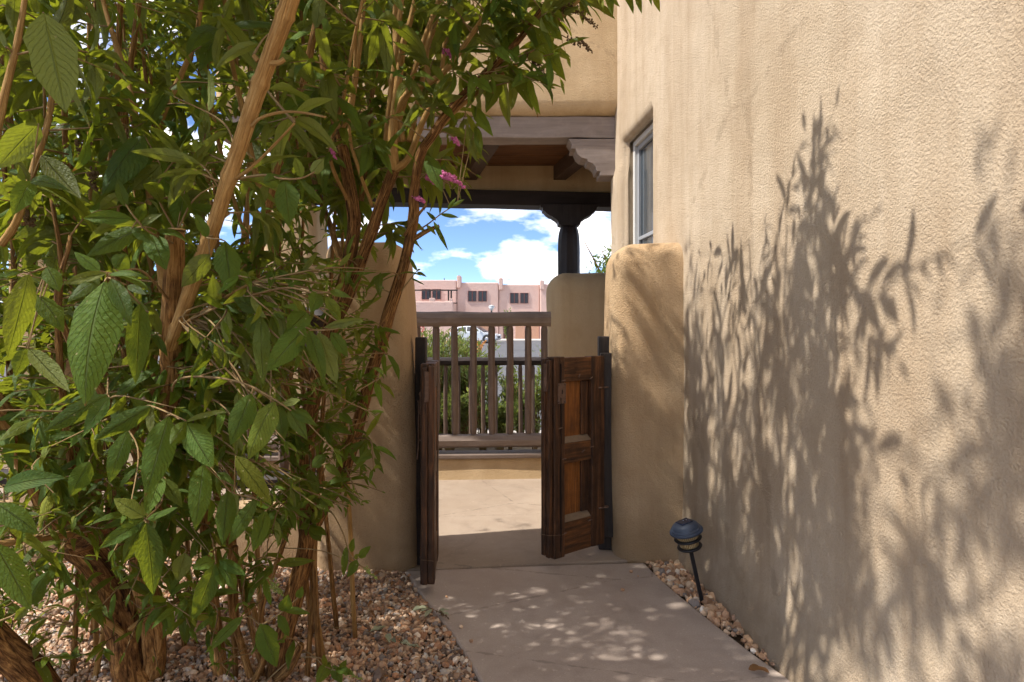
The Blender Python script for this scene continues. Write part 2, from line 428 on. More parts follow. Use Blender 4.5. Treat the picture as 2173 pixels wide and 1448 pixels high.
def mat_leaf(name, top_a, top_b, top_c, under, trans, tw=0.32):
    m = M(name)
    at = m.n('Attribute', attribute_name='rnd'); sp = m.n('SeparateColor', {'Color': at.outputs['Color']})
    r1, r2, r3 = sp.outputs[0], sp.outputs[1], sp.outputs[2]
    uv = m.coord('UV'); s = m.n('SeparateXYZ', {'Vector': uv}); U = s.outputs['X']; V = s.outputs['Y']
    au = m.math('ABSOLUTE', m.math('SUBTRACT', U, 0.5))
    co = m.coord('Object')
    # lateral veins sweep towards the tip
    blot = m.noise(co, 22, 3, 0.6)
    ph = m.math('ADD', m.math('SUBTRACT', m.math('MULTIPLY', V, m.math('ADD', 10.0, m.math('MULTIPLY', r3, 5.0))), m.math('MULTIPLY', au, 7.0)), m.math('MULTIPLY', m.math('SUBTRACT', blot, 0.5), 1.6))
    wave = m.math('ABSOLUTE', m.math('SINE', m.math('MULTIPLY', ph, math.pi)))
    vein = m.ramp(wave, [(0.0, 1.0), (0.22, 0.0)])
    mid = m.ramp(au, [(0.0, 1.0), (0.035, 0.0)])
    veins = m.math('MAXIMUM', m.math('MULTIPLY', vein, 0.55), mid)
    top = m.mix(r1, top_a, top_b)
    top = m.mix(m.math('MULTIPLY', m.ramp(blot, [(0.45, 0.0), (0.75, 1.0)]), 0.35), top, top_c)
    top = m.mix(m.ramp(r2, [(0.78, 0.0), (1.0, 0.75)]), top, (0.26, 0.25, 0.03))
    top = m.mix(m.math('MULTIPLY', vein, 0.6), top, tuple(x * 0.4 for x in top_a))
    top = m.mix(m.math('MULTIPLY', mid, 0.45), top, (0.16, 0.20, 0.08))
    und = m.mix(m.math('MULTIPLY', veins, 0.4), under, tuple(min(1, x * 1.5) for x in under))
    # brown tips and edges on some leaves, pale insect specks
    tipn = m.math('ADD', m.math('ADD', V, m.math('MULTIPLY', m.math('SUBTRACT', blot, 0.5), 0.28)), m.math('MULTIPLY', m.math('SUBTRACT', r3, 1.0), 0.22))
    tip = m.ramp(tipn, [(0.90, 0.0), (0.96, 1.0)])
    vo = m.n('TexVoronoi', {'Vector': co, 'Scale': 95.0})
    vc = m.n('SeparateColor', {'Color': vo.outputs['Color']})
    speck = m.math('MULTIPLY', m.math('LESS_THAN', vo.outputs['Distance'], 0.20), m.math('GREATER_THAN', vc.outputs[0], 0.90))
    geo = m.n('NewGeometry')
    c = m.mix(geo.outputs['Backfacing'], top, und)
    c = m.mix(1.0, c, m.ramp(r3, [(0.0, 0.55), (0.5, 0.95), (1.0, 1.4)]), 'MULTIPLY')
    c = m.mix(m.math('MULTIPLY', tip, 0.85), c, (0.27, 0.105, 0.028))
    c = m.mix(m.math('MULTIPLY', speck, m.ramp(r2, [(0.3, 0.0), (0.6, 0.8)])), c, (0.40, 0.36, 0.16))
    pk = m.noise(co, 130, 2, 0.5)
    h = m.math('ADD', m.math('MULTIPLY', veins, -0.9), m.math('MULTIPLY', pk, 0.55))
    nb = m.bump(h, 0.9, 0.006)
    m.bsdf(c, m.ramp(r3, [(0.0, 0.5), (1.0, 0.75)]), nb, spec=0.22)
    tr = m.n('BsdfTranslucent', {'Color': m.mix(tip, m.mix(r1, trans, tuple(x * 0.75 for x in trans)), (0.3, 0.12, 0.03)), 'Normal': nb})
    mx = m.n('MixShader', {'Fac': tw, 1: m.b.outputs[0], 2: tr.outputs[0]})
    m.t.links.new(mx.outputs[0], m.out.inputs['Surface'])
    return m.m
LEAF = mat_leaf('butterfly_bush_leaf', (0.034, 0.088, 0.014), (0.098, 0.168, 0.017), (0.135, 0.175, 0.016), (0.16, 0.19, 0.050), (0.36, 0.40, 0.022), 0.40)
LEAF_PALE = mat_leaf('willowy_leaf', (0.11, 0.175, 0.04), (0.20, 0.25, 0.085), (0.16, 0.21, 0.04), (0.24, 0.27, 0.15), (0.36, 0.44, 0.07))
LEAF_TREE = mat_leaf('tree_leaf', (0.045, 0.10, 0.015), (0.085, 0.15, 0.022), (0.10, 0.16, 0.02), (0.12, 0.16, 0.05), (0.27, 0.36, 0.03), 0.4)
DRY_LEAF = simple('dry_leaf', (0.20, 0.095, 0.035), 0.8, 0, 0.2, 40, 0.5, 0.4)
WILTED = simple('wilted_leaf', (0.30, 0.31, 0.20), 0.8, 0, 0.2, 40, 0.35, 0.4)
PINK = simple('pink_floret', (0.50, 0.13, 0.28), 0.7, 0, 0.2, 90, 0.45)
SEED = simple('dead_floret', (0.13, 0.085, 0.045), 0.9, 0, 0.1, 90, 0.5)
BUD = simple('green_floret', (0.20, 0.23, 0.06), 0.8, 0, 0.1, 90, 0.4)

# ================================================================== SETTING
# ground under everything, out to the horizon
def ground_sheet():
    m = M('dry_ground'); co = m.coord()
    no = m.noise(co, 0.6, 6, 0.6)
    mt = m.bsdf(m.ramp(no, [(0.35, (0.20, 0.15, 0.10)), (0.65, (0.28, 0.21, 0.14))]), 0.95, m.bump(m.noise(co, 25, 4, 0.6), 0.5, 0.02), spec=0.1)
    o = mesh_obj('ground', [(-400, -60, -0.32), (400, -60, -0.32), (400, 900, -0.32), (-400, 900, -0.32)], [(0, 1, 2, 3)], mt)
    tag(o, kind='structure')
ground_sheet()
def parking():
    m = M('asphalt'); co = m.coord()
    no = m.noise(co, 0.35, 5, 0.6); fi = m.noise(co, 60, 2, 0.5)
    c = m.mix(no, (0.10, 0.10, 0.108), (0.14, 0.14, 0.148)); c = m.mix(m.math('MULTIPLY', fi, 0.35), c, (0.06, 0.06, 0.065))
    mt = m.bsdf(c, 0.9, m.bump(fi, 0.3, 0.004), spec=0.2)
    o = mesh_obj('parking_lot', [(-60, 9.6, -0.30), (60, 9.6, -0.30), (60, 66, -0.30), (-60, 66, -0.30)], [(0, 1, 2, 3)], mt)
    tag(o, kind='structure')
    cm = simple('kerb_concrete', (0.5, 0.46, 0.42), 0.9, 0, 0.2, 3, 0.15)
    k = box('kerb', (-60, 9.38, -0.4), (60, 9.58, -0.275), cm, None, 0.02); tag(k, kind='structure')
    d = box('driveway_apron', (-60, 66, -0.5), (60, 73, -0.27), cm, None, 0.02); tag(d, kind='structure')
parking()

# left edge of the path, world xy (front to back)
EDGE = [(-0.02, 1.2), (-0.05, 1.7), (-0.075, 2.1), (-0.11, 2.31), (-0.175, 2.5), (-0.245, 2.68), (-0.33, 2.86), (-0.405, 3.02), (-0.47, 3.17), (-0.53, 3.33), (-0.56, 3.39)]
REDGE = [(1.02, 1.2), (1.01, 1.7), (1.0, 2.1), (0.985, 2.33), (0.925, 2.5), (0.853, 2.756), (0.81, 2.93), (0.775, 3.07), (0.735, 3.25), (0.715, 3.36), (0.70, 3.48)]
def edge_x(y, E):
    if y <= E[0][1]: return E[0][0]
    for (x0, y0), (x1, y1) in zip(E, E[1:]):
        if y <= y1: return x0 + (x1 - x0) * (y - y0) / (y1 - y0)
    return E[-1][0]
def slab(name, poly, z0, z1, mt, bev=0.012):
    n = len(poly)
    v = [(x, y, z1) for x, y in poly] + [(x, y, z0) for x, y in poly]
    f = [list(range(n)), list(range(2 * n - 1, n - 1, -1))] + [[i, n + i, n + (i + 1) % n, (i + 1) % n] for i in range(n)]
    ar = sum(poly[i][0] * poly[(i + 1) % n][1] - poly[(i + 1) % n][0] * poly[i][1] for i in range(n))
    if ar < 0: f = [list(reversed(q)) for q in f]
    o = mesh_obj(name, v, f, mt)
    b = o.modifiers.new('bevel', 'BEVEL'); b.width = bev; b.segments = 3; b.limit_method = 'ANGLE'; b.angle_limit = R(50)
    return tag(o, kind='structure')
# joint runs slightly askew: Y = 3.42 + 0.10 x
JN = lambda x: 3.43 + 0.115 * x
path_poly = [(x, min(y, JN(x) - 0.010)) for x, y in EDGE] + [(0.0, JN(0) - 0.010)] + [(x, min(y, JN(x) - 0.010)) for x, y in reversed(REDGE)] + [(1.03, -2.0), (0.0, -2.0)]
slab('concrete_path', path_poly, -0.12, 0.0, CONC, 0.014)
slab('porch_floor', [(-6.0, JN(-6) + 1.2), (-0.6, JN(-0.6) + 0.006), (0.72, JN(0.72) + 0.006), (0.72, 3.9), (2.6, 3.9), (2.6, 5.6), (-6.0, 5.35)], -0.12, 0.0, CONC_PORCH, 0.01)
# soil under the gravel
o = mesh_obj('soil', [(-6, -2, -0.03), (1.3, -2, -0.03), (1.3, 4.6, -0.03), (-6, 4.6, -0.03)], [(0, 1, 2, 3)], SOIL); tag(o, kind='structure')

# ---- gravel: every stone real geometry, one mass per bed
def ico():
    t = (1 + 5 ** .5) / 2
    v = np.array([(-1, t, 0), (1, t, 0), (-1, -t, 0), (1, -t, 0), (0, -1, t), (0, 1, t), (0, -1, -t), (0, 1, -t), (t, 0, -1), (t, 0, 1), (-t, 0, -1), (-t, 0, 1)], float)
    v /= np.linalg.norm(v[0])
    f = np.array([(0, 11, 5), (0, 5, 1), (0, 1, 7), (0, 7, 10), (0, 10, 11), (1, 5, 9), (5, 11, 4), (11, 10, 2), (10, 7, 6), (7, 1, 8), (3, 9, 4), (3, 4, 2), (3, 2, 6), (3, 6, 8), (3, 8, 9), (4, 9, 5), (2, 4, 11), (6, 2, 10), (8, 6, 7), (9, 8, 1)])
    return v, f
def gravel(name, xy, size, pal, zlift, label=None, seed=1):
    g = np.random.default_rng(seed)
    V0, F0 = ico(); n = len(xy)
    V = V0[None] * (1 + g.uniform(-.24, .24, (n, 12, 1)))
    sc = size * g.lognormal(0, .33, (n, 1, 1)) * np.stack([g.uniform(.8, 1.35, n), g.uniform(.7, 1.0, n), g.uniform(.5, .85, n)], -1)[:, None, :]
    V = V * sc
    q = g.normal(size=(n, 4)); q[:, 1:3] *= 0.45; q /= np.linalg.norm(q, axis=1, keepdims=True)
    w, x, y, z = q.T
    Rm = np.stack([1 - 2 * (y * y + z * z), 2 * (x * y - z * w), 2 * (x * z + y * w), 2 * (x * y + z * w), 1 - 2 * (x * x + z * z), 2 * (y * z - x * w), 2 * (x * z - y * w), 2 * (y * z + x * w), 1 - 2 * (x * x + y * y)], -1).reshape(n, 3, 3)
    V = np.einsum('nij,nkj->nki', Rm, V)
    zz = zlift(xy, g)
    V += np.concatenate([xy, zz[:, None]], 1)[:, None, :]
    Fa = (F0[None] + (np.arange(n) * 12)[:, None, None]).reshape(-1, 3)
    pal = np.array(pal); wts = pal[:, 3] / pal[:, 3].sum()
    col = pal[g.choice(len(pal), n, p=wts), :3] * g.uniform(1.2, 2.2, (n, 1))
    col = np.concatenate([col, np.ones((n, 1))], 1)
    o = big_mesh(name, V.reshape(-1, 3), Fa, GRAVEL, None, False, attrs={'tint': np.repeat(col, 12, 0)})
    return tag(o, label, 'gravel' if label else None, kind='stuff')
PAL = [(0.27, 0.17, 0.105, 5), (0.35, 0.225, 0.14, 4), (0.20, 0.12, 0.078, 3), (0.40, 0.29, 0.20, 3), (0.31, 0.16, 0.085, 2.5), (0.20, 0.17, 0.15, 2.2), (0.46, 0.38, 0.30, 1.5), (0.12, 0.085, 0.065, 1.2), (0.36, 0.34, 0.31, .5)]
def jitter_grid(x0, x1, y0, y1, s, g):
    X, Y = np.meshgrid(np.arange(x0, x1, s), np.arange(y0, y1, s)); a = np.stack([X.ravel(), Y.ravel()], 1)
    return a + g.uniform(-.55 * s, .55 * s, a.shape)
g = np.random.default_rng(5)
a = jitter_grid(-3.7, 0.0, 1.75, 3.95, 0.0135, g)
ex = np.interp(a[:, 1], [e[1] for e in EDGE], [e[0] for e in EDGE])
vis = np.abs(a[:, 0] / a[:, 1]) < 0.92
a = a[(a[:, 0] < ex - 0.004 + g.normal(0, .004, len(a))) & vis & ((a[:, 1] < 3.42) | (a[:, 0] < -0.6))]
def lift(xy, g):
    d = np.clip((np.interp(xy[:, 1], [e[1] for e in EDGE], [e[0] for e in EDGE]) - xy[:, 0]) / 0.25, 0, 1)
    return -0.012 + 0.012 * d + g.uniform(-.006, .007, len(xy)) + 0.012 * np.sin(xy[:, 0] * 4.1 + xy[:, 1] * 2.7) * d
gravel('gravel', a, 0.0098, PAL, lift, 'brown pea gravel bed under the butterfly bushes beside the path', 2)
PAL2 = [(0.42, 0.26, 0.15, 5), (0.36, 0.21, 0.12, 4), (0.50, 0.36, 0.24, 3), (0.27, 0.16, 0.10, 2), (0.55, 0.48, 0.40, 0.7), (0.18, 0.15, 0.13, 1.2)]
b2 = jitter_grid(0.68, 1.05, 2.2, 3.6, 0.0185, g)
rx = np.interp(b2[:, 1], [e[1] for e in REDGE], [e[0] for e in REDGE])
b2 = b2[(b2[:, 0] > rx + 0.008) & (b2[:, 0] < 1.206 - 0.085 * b2[:, 1] + 0.02) & (b2[:, 1] < 3.52)]
gravel('gravel', b2, 0.0145, PAL2, lambda xy, g: -0.008 + g.uniform(-.006, .014, len(xy)), 'narrow strip of orange tan gravel between the path and the house wall', 3)
few = np.array([(0.60, 3.33), (0.625, 3.27), (0.52, 3.1), (-0.30, 3.02), (-0.21, 2.72), (-0.16, 2.6)])
for i, p in enumerate(few):
    gravel('stray_stone', p[None], [0.016, 0.008, 0.006, 0.008, 0.009, 0.008][i], PAL2, lambda xy, g: np.array([0.006]), None, 20 + i)
    st = COL.objects[-1]; st['kind'] = 'thing'; st['category'] = 'stone'
    st['label'] = ['tan stone lying on the path just before the gravel strip', 'tiny tan chip beside the tan stone on the path', 'tiny stone chip in the middle of the path', 'small stone on the path edge by the open left gate', 'small stone on the path edge near the fallen sprig', 'small stone on the path edge closest to the viewer'][i]

# ================================================================== HOUSE (right wall with its window)
house = empty('adobe_house', (0.9, 4.0, 0))
tag(house, 'tan stucco adobe house wall with rough texture and a small white window', 'house')
def wx(y): return 1.206 - 0.085 * y
WY0, WY1, WZ0, WZ1 = 4.09, 4.80, 1.72, 2.575
def build_wall():
    def ins(a, extra):
        s = sorted(set([round(float(v), 4) for v in list(a) + extra])); return s
    near = [x for x in np.arange(-1.5, 5.24, 0.045) if not (WY0 - .10 < x < WY1 + .10)]
    ys = ins(near, [WY0 - .1, WY0 - .07, WY0 - .045, WY0 - .025, WY0 - .01, WY0] + [WY0 + (WY1 - WY0) * k / 12 for k in range(13)] + [WY1, WY1 + .01, WY1 + .025, WY1 + .045, WY1 + .07, WY1 + .1])
    nz = [z for z in np.arange(-0.1, 5.0, 0.05) if not (WZ0 - .10 < z < WZ1 + .10)]
    zs = ins(nz, [WZ0 - .1, WZ0 - .07, WZ0 - .045, WZ0 - .025, WZ0 - .01, WZ0] + [WZ0 + (WZ1 - WZ0) * k / 12 for k in range(13)] + [WZ1, WZ1 + .01, WZ1 + .025, WZ1 + .045, WZ1 + .07, WZ1 + .1])
    def pt(y, z):
        x = wx(y)
        x += (0.016 if y < 3.2 else max(.004, .016 - .02 * (y - 3.2))) * mnoise.noise(Vector((y * 1.3, z * 1.1, 3.3))) + (0.006 if y < 3.4 else .002) * mnoise.noise(Vector((y * 4.5, z * 4, 9.1)))
        x -= 0.03 * math.exp(-((z - 0.0) / 0.16) ** 2)         # flares at the foot
        dy = max(WY0 - y, y - WY1, 0); dz = max(WZ0 - z, z - WZ1, 0); d = math.hypot(dy, dz); rr = 0.06
        if d < rr: x += rr - math.sqrt(max(0, rr * rr - (rr - d) ** 2))
        # corner with the porch is softly rounded and swells below the corbel
        if y > 5.0: x += 0.06 * ((y - 5.0) / 0.24) ** 2
        if z < 2.4 and y > 4.6: x -= 0.018 * min(1, (y - 4.6) / .3)
        return (x, y, z)
    V = [pt(y, z) for y in ys for z in zs]; W = len(zs); Fc = []
    for i in range(len(ys) - 1):
        for j in range(W - 1):
            ym, zm = (ys[i] + ys[i + 1]) / 2, (zs[j] + zs[j + 1]) / 2
            if WY0 < ym < WY1 and WZ0 < zm < WZ1: continue
            Fc.append((i * W + j, i * W + j + 1, (i + 1) * W + j + 1, (i + 1) * W + j))
    # return wall at the porch end, top and back close the block
    iy = len(ys) - 1
    b = len(V); V += [(3.4, ys[iy] + .02, z) for z in zs]
    for j in range(W - 1): Fc.append((iy * W + j, iy * W + j + 1, b + j + 1, b + j))
    c = len(V); V += [(3.4, y, zs[-1]) for y in ys]
    for i in range(len(ys) - 1): Fc.append((i * W + W - 1, c + i, c + i + 1, (i + 1) * W + W - 1))
    # reveal
    ib = [k for k, y in enumerate(ys) if WY0 - 1e-4 <= y <= WY1 + 1e-4]; jb = [k for k, z in enumerate(zs) if WZ0 - 1e-4 <= z <= WZ1 + 1e-4]
    ring = [(ib[0], j) for j in jb] + [(i, jb[-1]) for i in ib[1:]] + [(ib[-1], j) for j in reversed(jb[:-1])] + [(i, jb[0]) for i in reversed(ib[1:-1])]
    base = len(V)
    for (i, j) in ring: V.append((wx(ys[i]) + 0.16, ys[i], zs[j]))
    n = len(ring)
    for k in range(n):
        a0 = ring[k][0] * W + ring[k][1]; k2 = (k + 1) % n; a1 = ring[k2][0] * W + ring[k2][1]
        Fc.append((a0, base + k, base + k2, a1))
    ob = mesh_obj('wall', V, Fc, STUCCO, house, True); ob.location = -Vector(house.location)
    return ob
build_wall()
ho = -Vector(house.location)
def house_box(name, lo, hi, mt, parent, **k):
    o = box(name, lo, hi, mt, parent, **k)
    return o
# window, built in a frame turned with the wall
win = mesh_obj('window', [], [], None, house)
wang = math.atan(0.085)
wo = Vector((wx(4.445) + 0.105, 4.445, (WZ0 + WZ1) / 2))
win.location = wo + ho; win.rotation_euler = (0, 0, wang)
hw, hh = (WY1 - WY0) / 2 + .02, (WZ1 - WZ0) / 2 + .015
def wbar(name, y0, y1, z0, z1, x0, x1, mt): return box(name, (x0, y0, z0), (x1, y1, z1), mt, win, 0.003)
for (n_, y0, y1, z0, z1) in (('frame', -hw, -hw + .05, -hh, hh), ('frame', hw - .055, hw, -hh, hh), ('frame', -hw + .051, hw - .056, hh - .05, hh), ('frame', -hw + .051, hw - .056, -hh, -hh + .05)):
    wbar(n_, y0, y1, z0, z1, -0.022, 0.04, WHITE_VINYL)
for (y0, y1, z0, z1) in ((-hw + .052, -hw + .088, -hh + .052, hh - .052), (hw - .095, hw - .057, -hh + .052, hh - .052), (-hw + .089, hw - .096, hh - .088, hh - .052), (-hw + .089, hw - .096, -hh + .052, -hh + .09), (-hw + .089, hw - .096, -hh + .15, -hh + .175)):
    wbar('sash', y0, y1, z0, z1, -0.002, 0.03, SCREEN_GREY)
box('pane', (0.014, -hw + .05, -hh + .05), (0.018, hw - .05, hh - .05), GLASS, win, 0.0005)
box('dark_backing', (0.041, -hw, -hh), (0.05, hw, hh), simple('unlit_room_tone', (0.03, 0.03, 0.035), 0.9), win, 0.001)  # dark sheet standing in for the unlit room

# ================================================================== GATE PIERS AND LOW WALLS
def stucco_block(name, lo, hi, r, label, cat, fn=None, step=0.07, amp=0.012, mt=STUCCO_PIER, group=None, seed=0.0):
    o = box(name, lo, hi, mt, None, r, step, amp, 2.4, True, fn, seed)
    return tag(o, label, cat, group)
def pier_r(v):
    k = max(0, v.z) / 1.7
    x = v.x; y = v.y
    t = (v.x - 0.545) / (1.02 - 0.545)
    if t < 0.5: x -= 0.02 * math.sin(min(1, k) * math.pi) * (1 - t)
    if v.z < 0.15: y -= 0.03 * (1 - v.z / 0.15) * (1 if v.y < 3.7 else 0)
    y += 0.05 * t * 0 + 0.10 * (0.9 - v.x) * (1 if v.y < 3.7 else .5)
    return (x, y, v.z)
stucco_block('gate_pier', (0.555, 3.50, -0.1), (1.02, 3.93, 1.70), 0.115, 'round-topped tan stucco pier joined to the house wall right of the gate', 'pier', pier_r, group='stucco gate piers', seed=2.0)
def pier_l(v):
    x = v.x
    k = min(1, max(0, v.z) / 1.69)
    w = (v.x + 1.02) / (1.02 - 0.488)
    x += -0.085 * (k ** 2.2) * w + 0.05 * k * (1 - w)
    return (x, v.y, v.z)
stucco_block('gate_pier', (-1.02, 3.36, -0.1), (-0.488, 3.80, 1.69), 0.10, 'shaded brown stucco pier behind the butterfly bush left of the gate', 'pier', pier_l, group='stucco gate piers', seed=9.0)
stucco_block('gate_pier', (-2.72, 3.50, -0.1), (-2.36, 3.86, 1.72), 0.10, 'thick stucco pier half hidden by leaves at the far left', 'pier', None, group='stucco gate piers', seed=14.0)
stucco_block('low_wall', (-2.40, 3.50, -0.1), (-1.0, 3.74, 0.30), 0.05, 'low stucco wall under the dark railing behind the left bushes', 'wall', None, group='low stucco walls', seed=4.0)
stucco_block('low_wall', (-5.2, 3.52, -0.1), (-2.70, 3.76, 0.30), 0.05, 'low stucco wall running out of the picture at far left', 'wall', None, group='low stucco walls', seed=5.0)
# porch side: low wall below the grey railing, and the higher rounded wall that carries the post
YR = 5.47
def lw(v): return (v.x, v.y + 0.058 * v.x - (0.05 * (1 - v.z / .1) if v.z < .1 and v.y < 5.5 else 0), v.z)
stucco_block('low_wall', (-3.0, 5.40, -0.1), (0.52, 5.64, 0.165), 0.03, 'sunlit low stucco wall under the grey porch railing', 'wall', lw, mt=STUCCO_PORCH, group='low stucco walls', amp=0.008, seed=6.0)
def blk(v):
    return (v.x, v.y + 0.03 * v.x, v.z)
stucco_block('porch_wall', (0.345, 6.06, -0.4), (2.6, 6.72, 1.745), 0.17, 'rounded yellow tan stucco wall carrying the dark porch post', 'wall', blk, mt=STUCCO_PORCH, amp=0.014, seed=7.0)

# ================================================================== PORCH ROOF
porch = empty('porch_roof', (-0.5, 5.0, 2.4)); tag(porch, 'porch roof with stucco parapet, grey beam, carved corbel and plank ceiling', 'roof')
po = -Vector(porch.location)
def pp(o):
    o.location = po; return o
PX0 = -2.25
def parap(v):
    z = v.z; y = v.y
    y += 0.012 * mnoise.noise(Vector((v.x * 2, 0, v.z * 2)))
    return (v.x, y, z + 0.006 * mnoise.noise(Vector((v.x * 3, 2, 0))))
pp(box('parapet', (PX0, 4.93, 2.835), (0.90, 6.75, 4.15), STUCCO_PORCH, porch, 0.10, 0.09, 0.008, 2.2, True, parap))
pp(box('front_beam', (PX0 + .02, 5.0, 2.668), (0.86, 5.195, 2.832), GREY_BEAM, porch, 0.008, 0.12, 0.006, 5, False))
cor = [(1206, 295), (1214, 307), (1212, 316), (1221, 316), (1226, 328), (1234, 335), (1246, 338), (1248, 344), (1257, 347), (1264, 354), (1267, 364), (1274, 364), (1273, 373), (1330, 373), (1330, 295)]
pp(prism('corbel', [((px - CX) / F * 4.985, EYE - (py - HY) / F * 4.985) for px, py in cor], 4.985, 5.20, GREY_BEAM, porch, 0.004))
# ceiling planks
for k in range(10):
    y0 = 5.198 + k * 0.146
    pp(box('ceiling_plank', (PX0 + .05, y0, 2.808 + .002 * (k % 2)), (2.5, y0 + 0.142, 2.833), PLANK, porch, 0.004))
for xb in (-2.2, -1.335, -0.465, 0.408, 1.28):
    v, f = rbox((0, 5.14, 2.669), (0.122, 6.50, 2.807), 0.005, 10)
    v = [(q.x + xb + 0.20 * (6.45 - q.y), q.y, q.z) for q in v]
    pp(mesh_obj('joist', v, f, JOIST, porch))
pp(box('back_wall', (PX0, 6.46, 2.55), (2.6, 6.72, 2.84), STUCCO_PORCH, porch, 0.02, 0.15, 0.004, 3, True))
def tilt(v): return (v.x, v.y + 0.055 * v.x, v.z - 0.012 * v.x)
pp(box('back_beam', (PX0, 6.36, 2.408), (2.6, 6.62, 2.549), DARK_BEAM, porch, 0.008, 0.2, 0.004, 4, False, tilt))

def porch_post(px, Y, label):
    X = (px - CX) / F * Y
    root = empty('porch_post', (X, Y, 1.70)); tag(root, label, 'post', 'dark porch posts')
    s = Y / F
    prof = [(0.0, 435), (62, 437), (61, 443), (57, 444), (56, 450), (53, 451), (49, 456), (42, 461), (36, 463), (34, 465), (29, 468), (24, 473), (23, 479), (17.5, 481)]
    poly = [(-r * s, EYE - (py - HY) / F * Y - 1.70) for r, py in prof[1:]] + [(r * s, EYE - (py - HY) / F * Y - 1.70) for r, py in reversed(prof[1:])]
    prism('capital', poly, -0.10, 0.10, DARK_POST, root, 0.004)
    z = lambda py: EYE - (py - HY) / F * Y - 1.70
    n = 12; verts = []; faces = []
    pr = [(17, 481.5), (19.5, 487), (22, 497), (23.5, 510), (24, 530), (24, 600)]
    for r, py in pr:
        for i in range(n):
            aa = 2 * math.pi * (i + .5) / n; rr = r * s * (1 + .03 * mnoise.noise(Vector((math.cos(aa) * 2, math.sin(aa) * 2, py * .02))))
            verts.append((rr * math.cos(aa), rr * math.sin(aa), z(py)))
    for k in range(len(pr) - 1):
        for i in range(n): faces.append((k * n + i, (k + 1) * n + i, (k + 1) * n + (i + 1) % n, k * n + (i + 1) % n))
    faces = [tuple(reversed(f)) for f in faces]
    faces.append(tuple(range(n))); faces.append(tuple(range(len(pr) * n - 1, (len(pr) - 1) * n - 1, -1)))
    mesh_obj('shaft', verts, faces, DARK_POST, root)
porch_post(1207, 6.42, 'dark brown round post with stepped capital on the porch wall')
# left end of the porch is carried by a pier hidden behind the bushes
stucco_block('porch_pier', (-2.35, 6.2, -0.4), (-1.85, 6.7, 2.42), 0.09, 'stucco pier under the far left end of the porch beam, behind the bushes', 'pier', None, mt=STUCCO_PORCH, seed=21.0)

# ================================================================== RAILINGS
def log(pts, r, n=9, seed=0, flat=0.86, rough=0.11):
    """hewn log: faceted sections along a line"""
    V = []; Fc = []
    m = len(pts)
    for i, p in enumerate(pts):
        for k in range(n):
            th = 2 * math.pi * k / n + 0.15
            rr = r * (1 + rough * mnoise.noise(Vector((p.x * 4 + seed, math.cos(th) * 1.5, math.sin(th) * 1.5))))
            zz = math.sin(th) * rr
            V.append((p.x, p.y + math.cos(th) * rr * 1.05, p.z + zz * flat))
    for i in range(m - 1):
        for k in range(n):
            k2 = (k + 1) % n; Fc.append((i * n + k, i * n + k2, (i + 1) * n + k2, (i + 1) * n + k))
    Fc.append(tuple(reversed(range(n)))); Fc.append(tuple(range((m - 1) * n, m * n)))
    Fc = [tuple(reversed(f)) for f in Fc]
    return V, Fc
def baluster_mesh(h, r, seed):
    V = []; Fc = []; n = 8
    lv = [(0, .72), (0.02, .82), (0.05, 1), (h * .33, 1.02), (h * .66, .98), (h - .05, 1), (h - .02, .8), (h, .72)]
    for z, s in lv:
        for k in range(n):
            th = 2 * math.pi * (k + .5) / n
            rr = r * s * (1 + .05 * mnoise.noise(Vector((seed, z * 5, k * .8))))
            if k % 2: rr *= .93
            V.append((rr * math.cos(th) + .004 * math.sin(z * 3 + seed), rr * math.sin(th), z))
    for i in range(len(lv) - 1):
        for k in range(n): Fc.append((i * n + k, i * n + (k + 1) % n, (i + 1) * n + (k + 1) % n, (i + 1) * n + k))
    Fc.append(tuple(reversed(range(n)))); Fc.append(tuple(range((len(lv) - 1) * n, len(lv) * n)))
    me = bpy.data.meshes.new('baluster'); me.from_pydata(V, [], Fc); return me
def railing(label, x0, x1, y, slope, ztop, rt, zb0, zb1, rb, xs, rbal, mt_rail, mt_bal, sill=None, group=None):
    root = empty('railing', (x0, y, 0)); tag(root, label, 'railing', group)
    off = -Vector(root.location)
    yy = lambda x: y + slope * x
    n = max(6, int((x1 - x0) / 0.085))
    pts = [Vector((x0 + (x1 - x0) * i / n, yy(x0 + (x1 - x0) * i / n), ztop)) for i in range(n + 1)]
    V, Fc = log(pts, rt, 9, 3); t = mesh_obj('top_rail', V, Fc, mt_rail, root); t.location = off
    if rb:
        pts = [Vector((p.x, p.y, (zb0 + zb1) / 2)) for p in pts]
        V, Fc = log(pts, rb, 9, 11, 0.82); t = mesh_obj('bottom_rail', V, Fc, mt_rail, root); t.location = off
    if sill:
        t = box('sill_board', (x0, y - sill[2], sill[0]), (x1, y + sill[2], sill[1]), mt_rail, root, 0.006, 0.2, 0.003, 4, False, lambda v: (v.x, v.y + slope * v.x, v.z)); t.location = off
    h = ztop - zb1 - rt * .3
    mes = [baluster_mesh(h, rbal, s * 7.3) for s in range(4)]
    for me in mes: me.materials.append(mt_bal)
    for i, x in enumerate(xs):
        b = bpy.data.objects.new('baluster', mes[i % 4]); COL.objects.link(b); b.parent = root
        b.location = Vector((x, yy(x), zb1 - 0.015)) + off; b.rotation_euler = (0, 0, R(45) * (i % 3))
    return root
fx = [(px - CX) / F * YR for px in (887, 926, 965, 1005, 1044, 1082, 1121, 1156)]
fx = [fx[0] - 0.152 * k for k in range(11, 0, -1)] + fx
railing('grey brown porch railing with hewn log rails seen through the open gate', -2.6, 0.322, YR, 0.055, 1.297, 0.072, 0.235, 0.352, 0.072, fx, 0.031, RAIL, GREY_BALUSTER, (0.163, 0.197, 0.10))
bx_ = [-1.75 + 0.142 * k for k in range(20)]
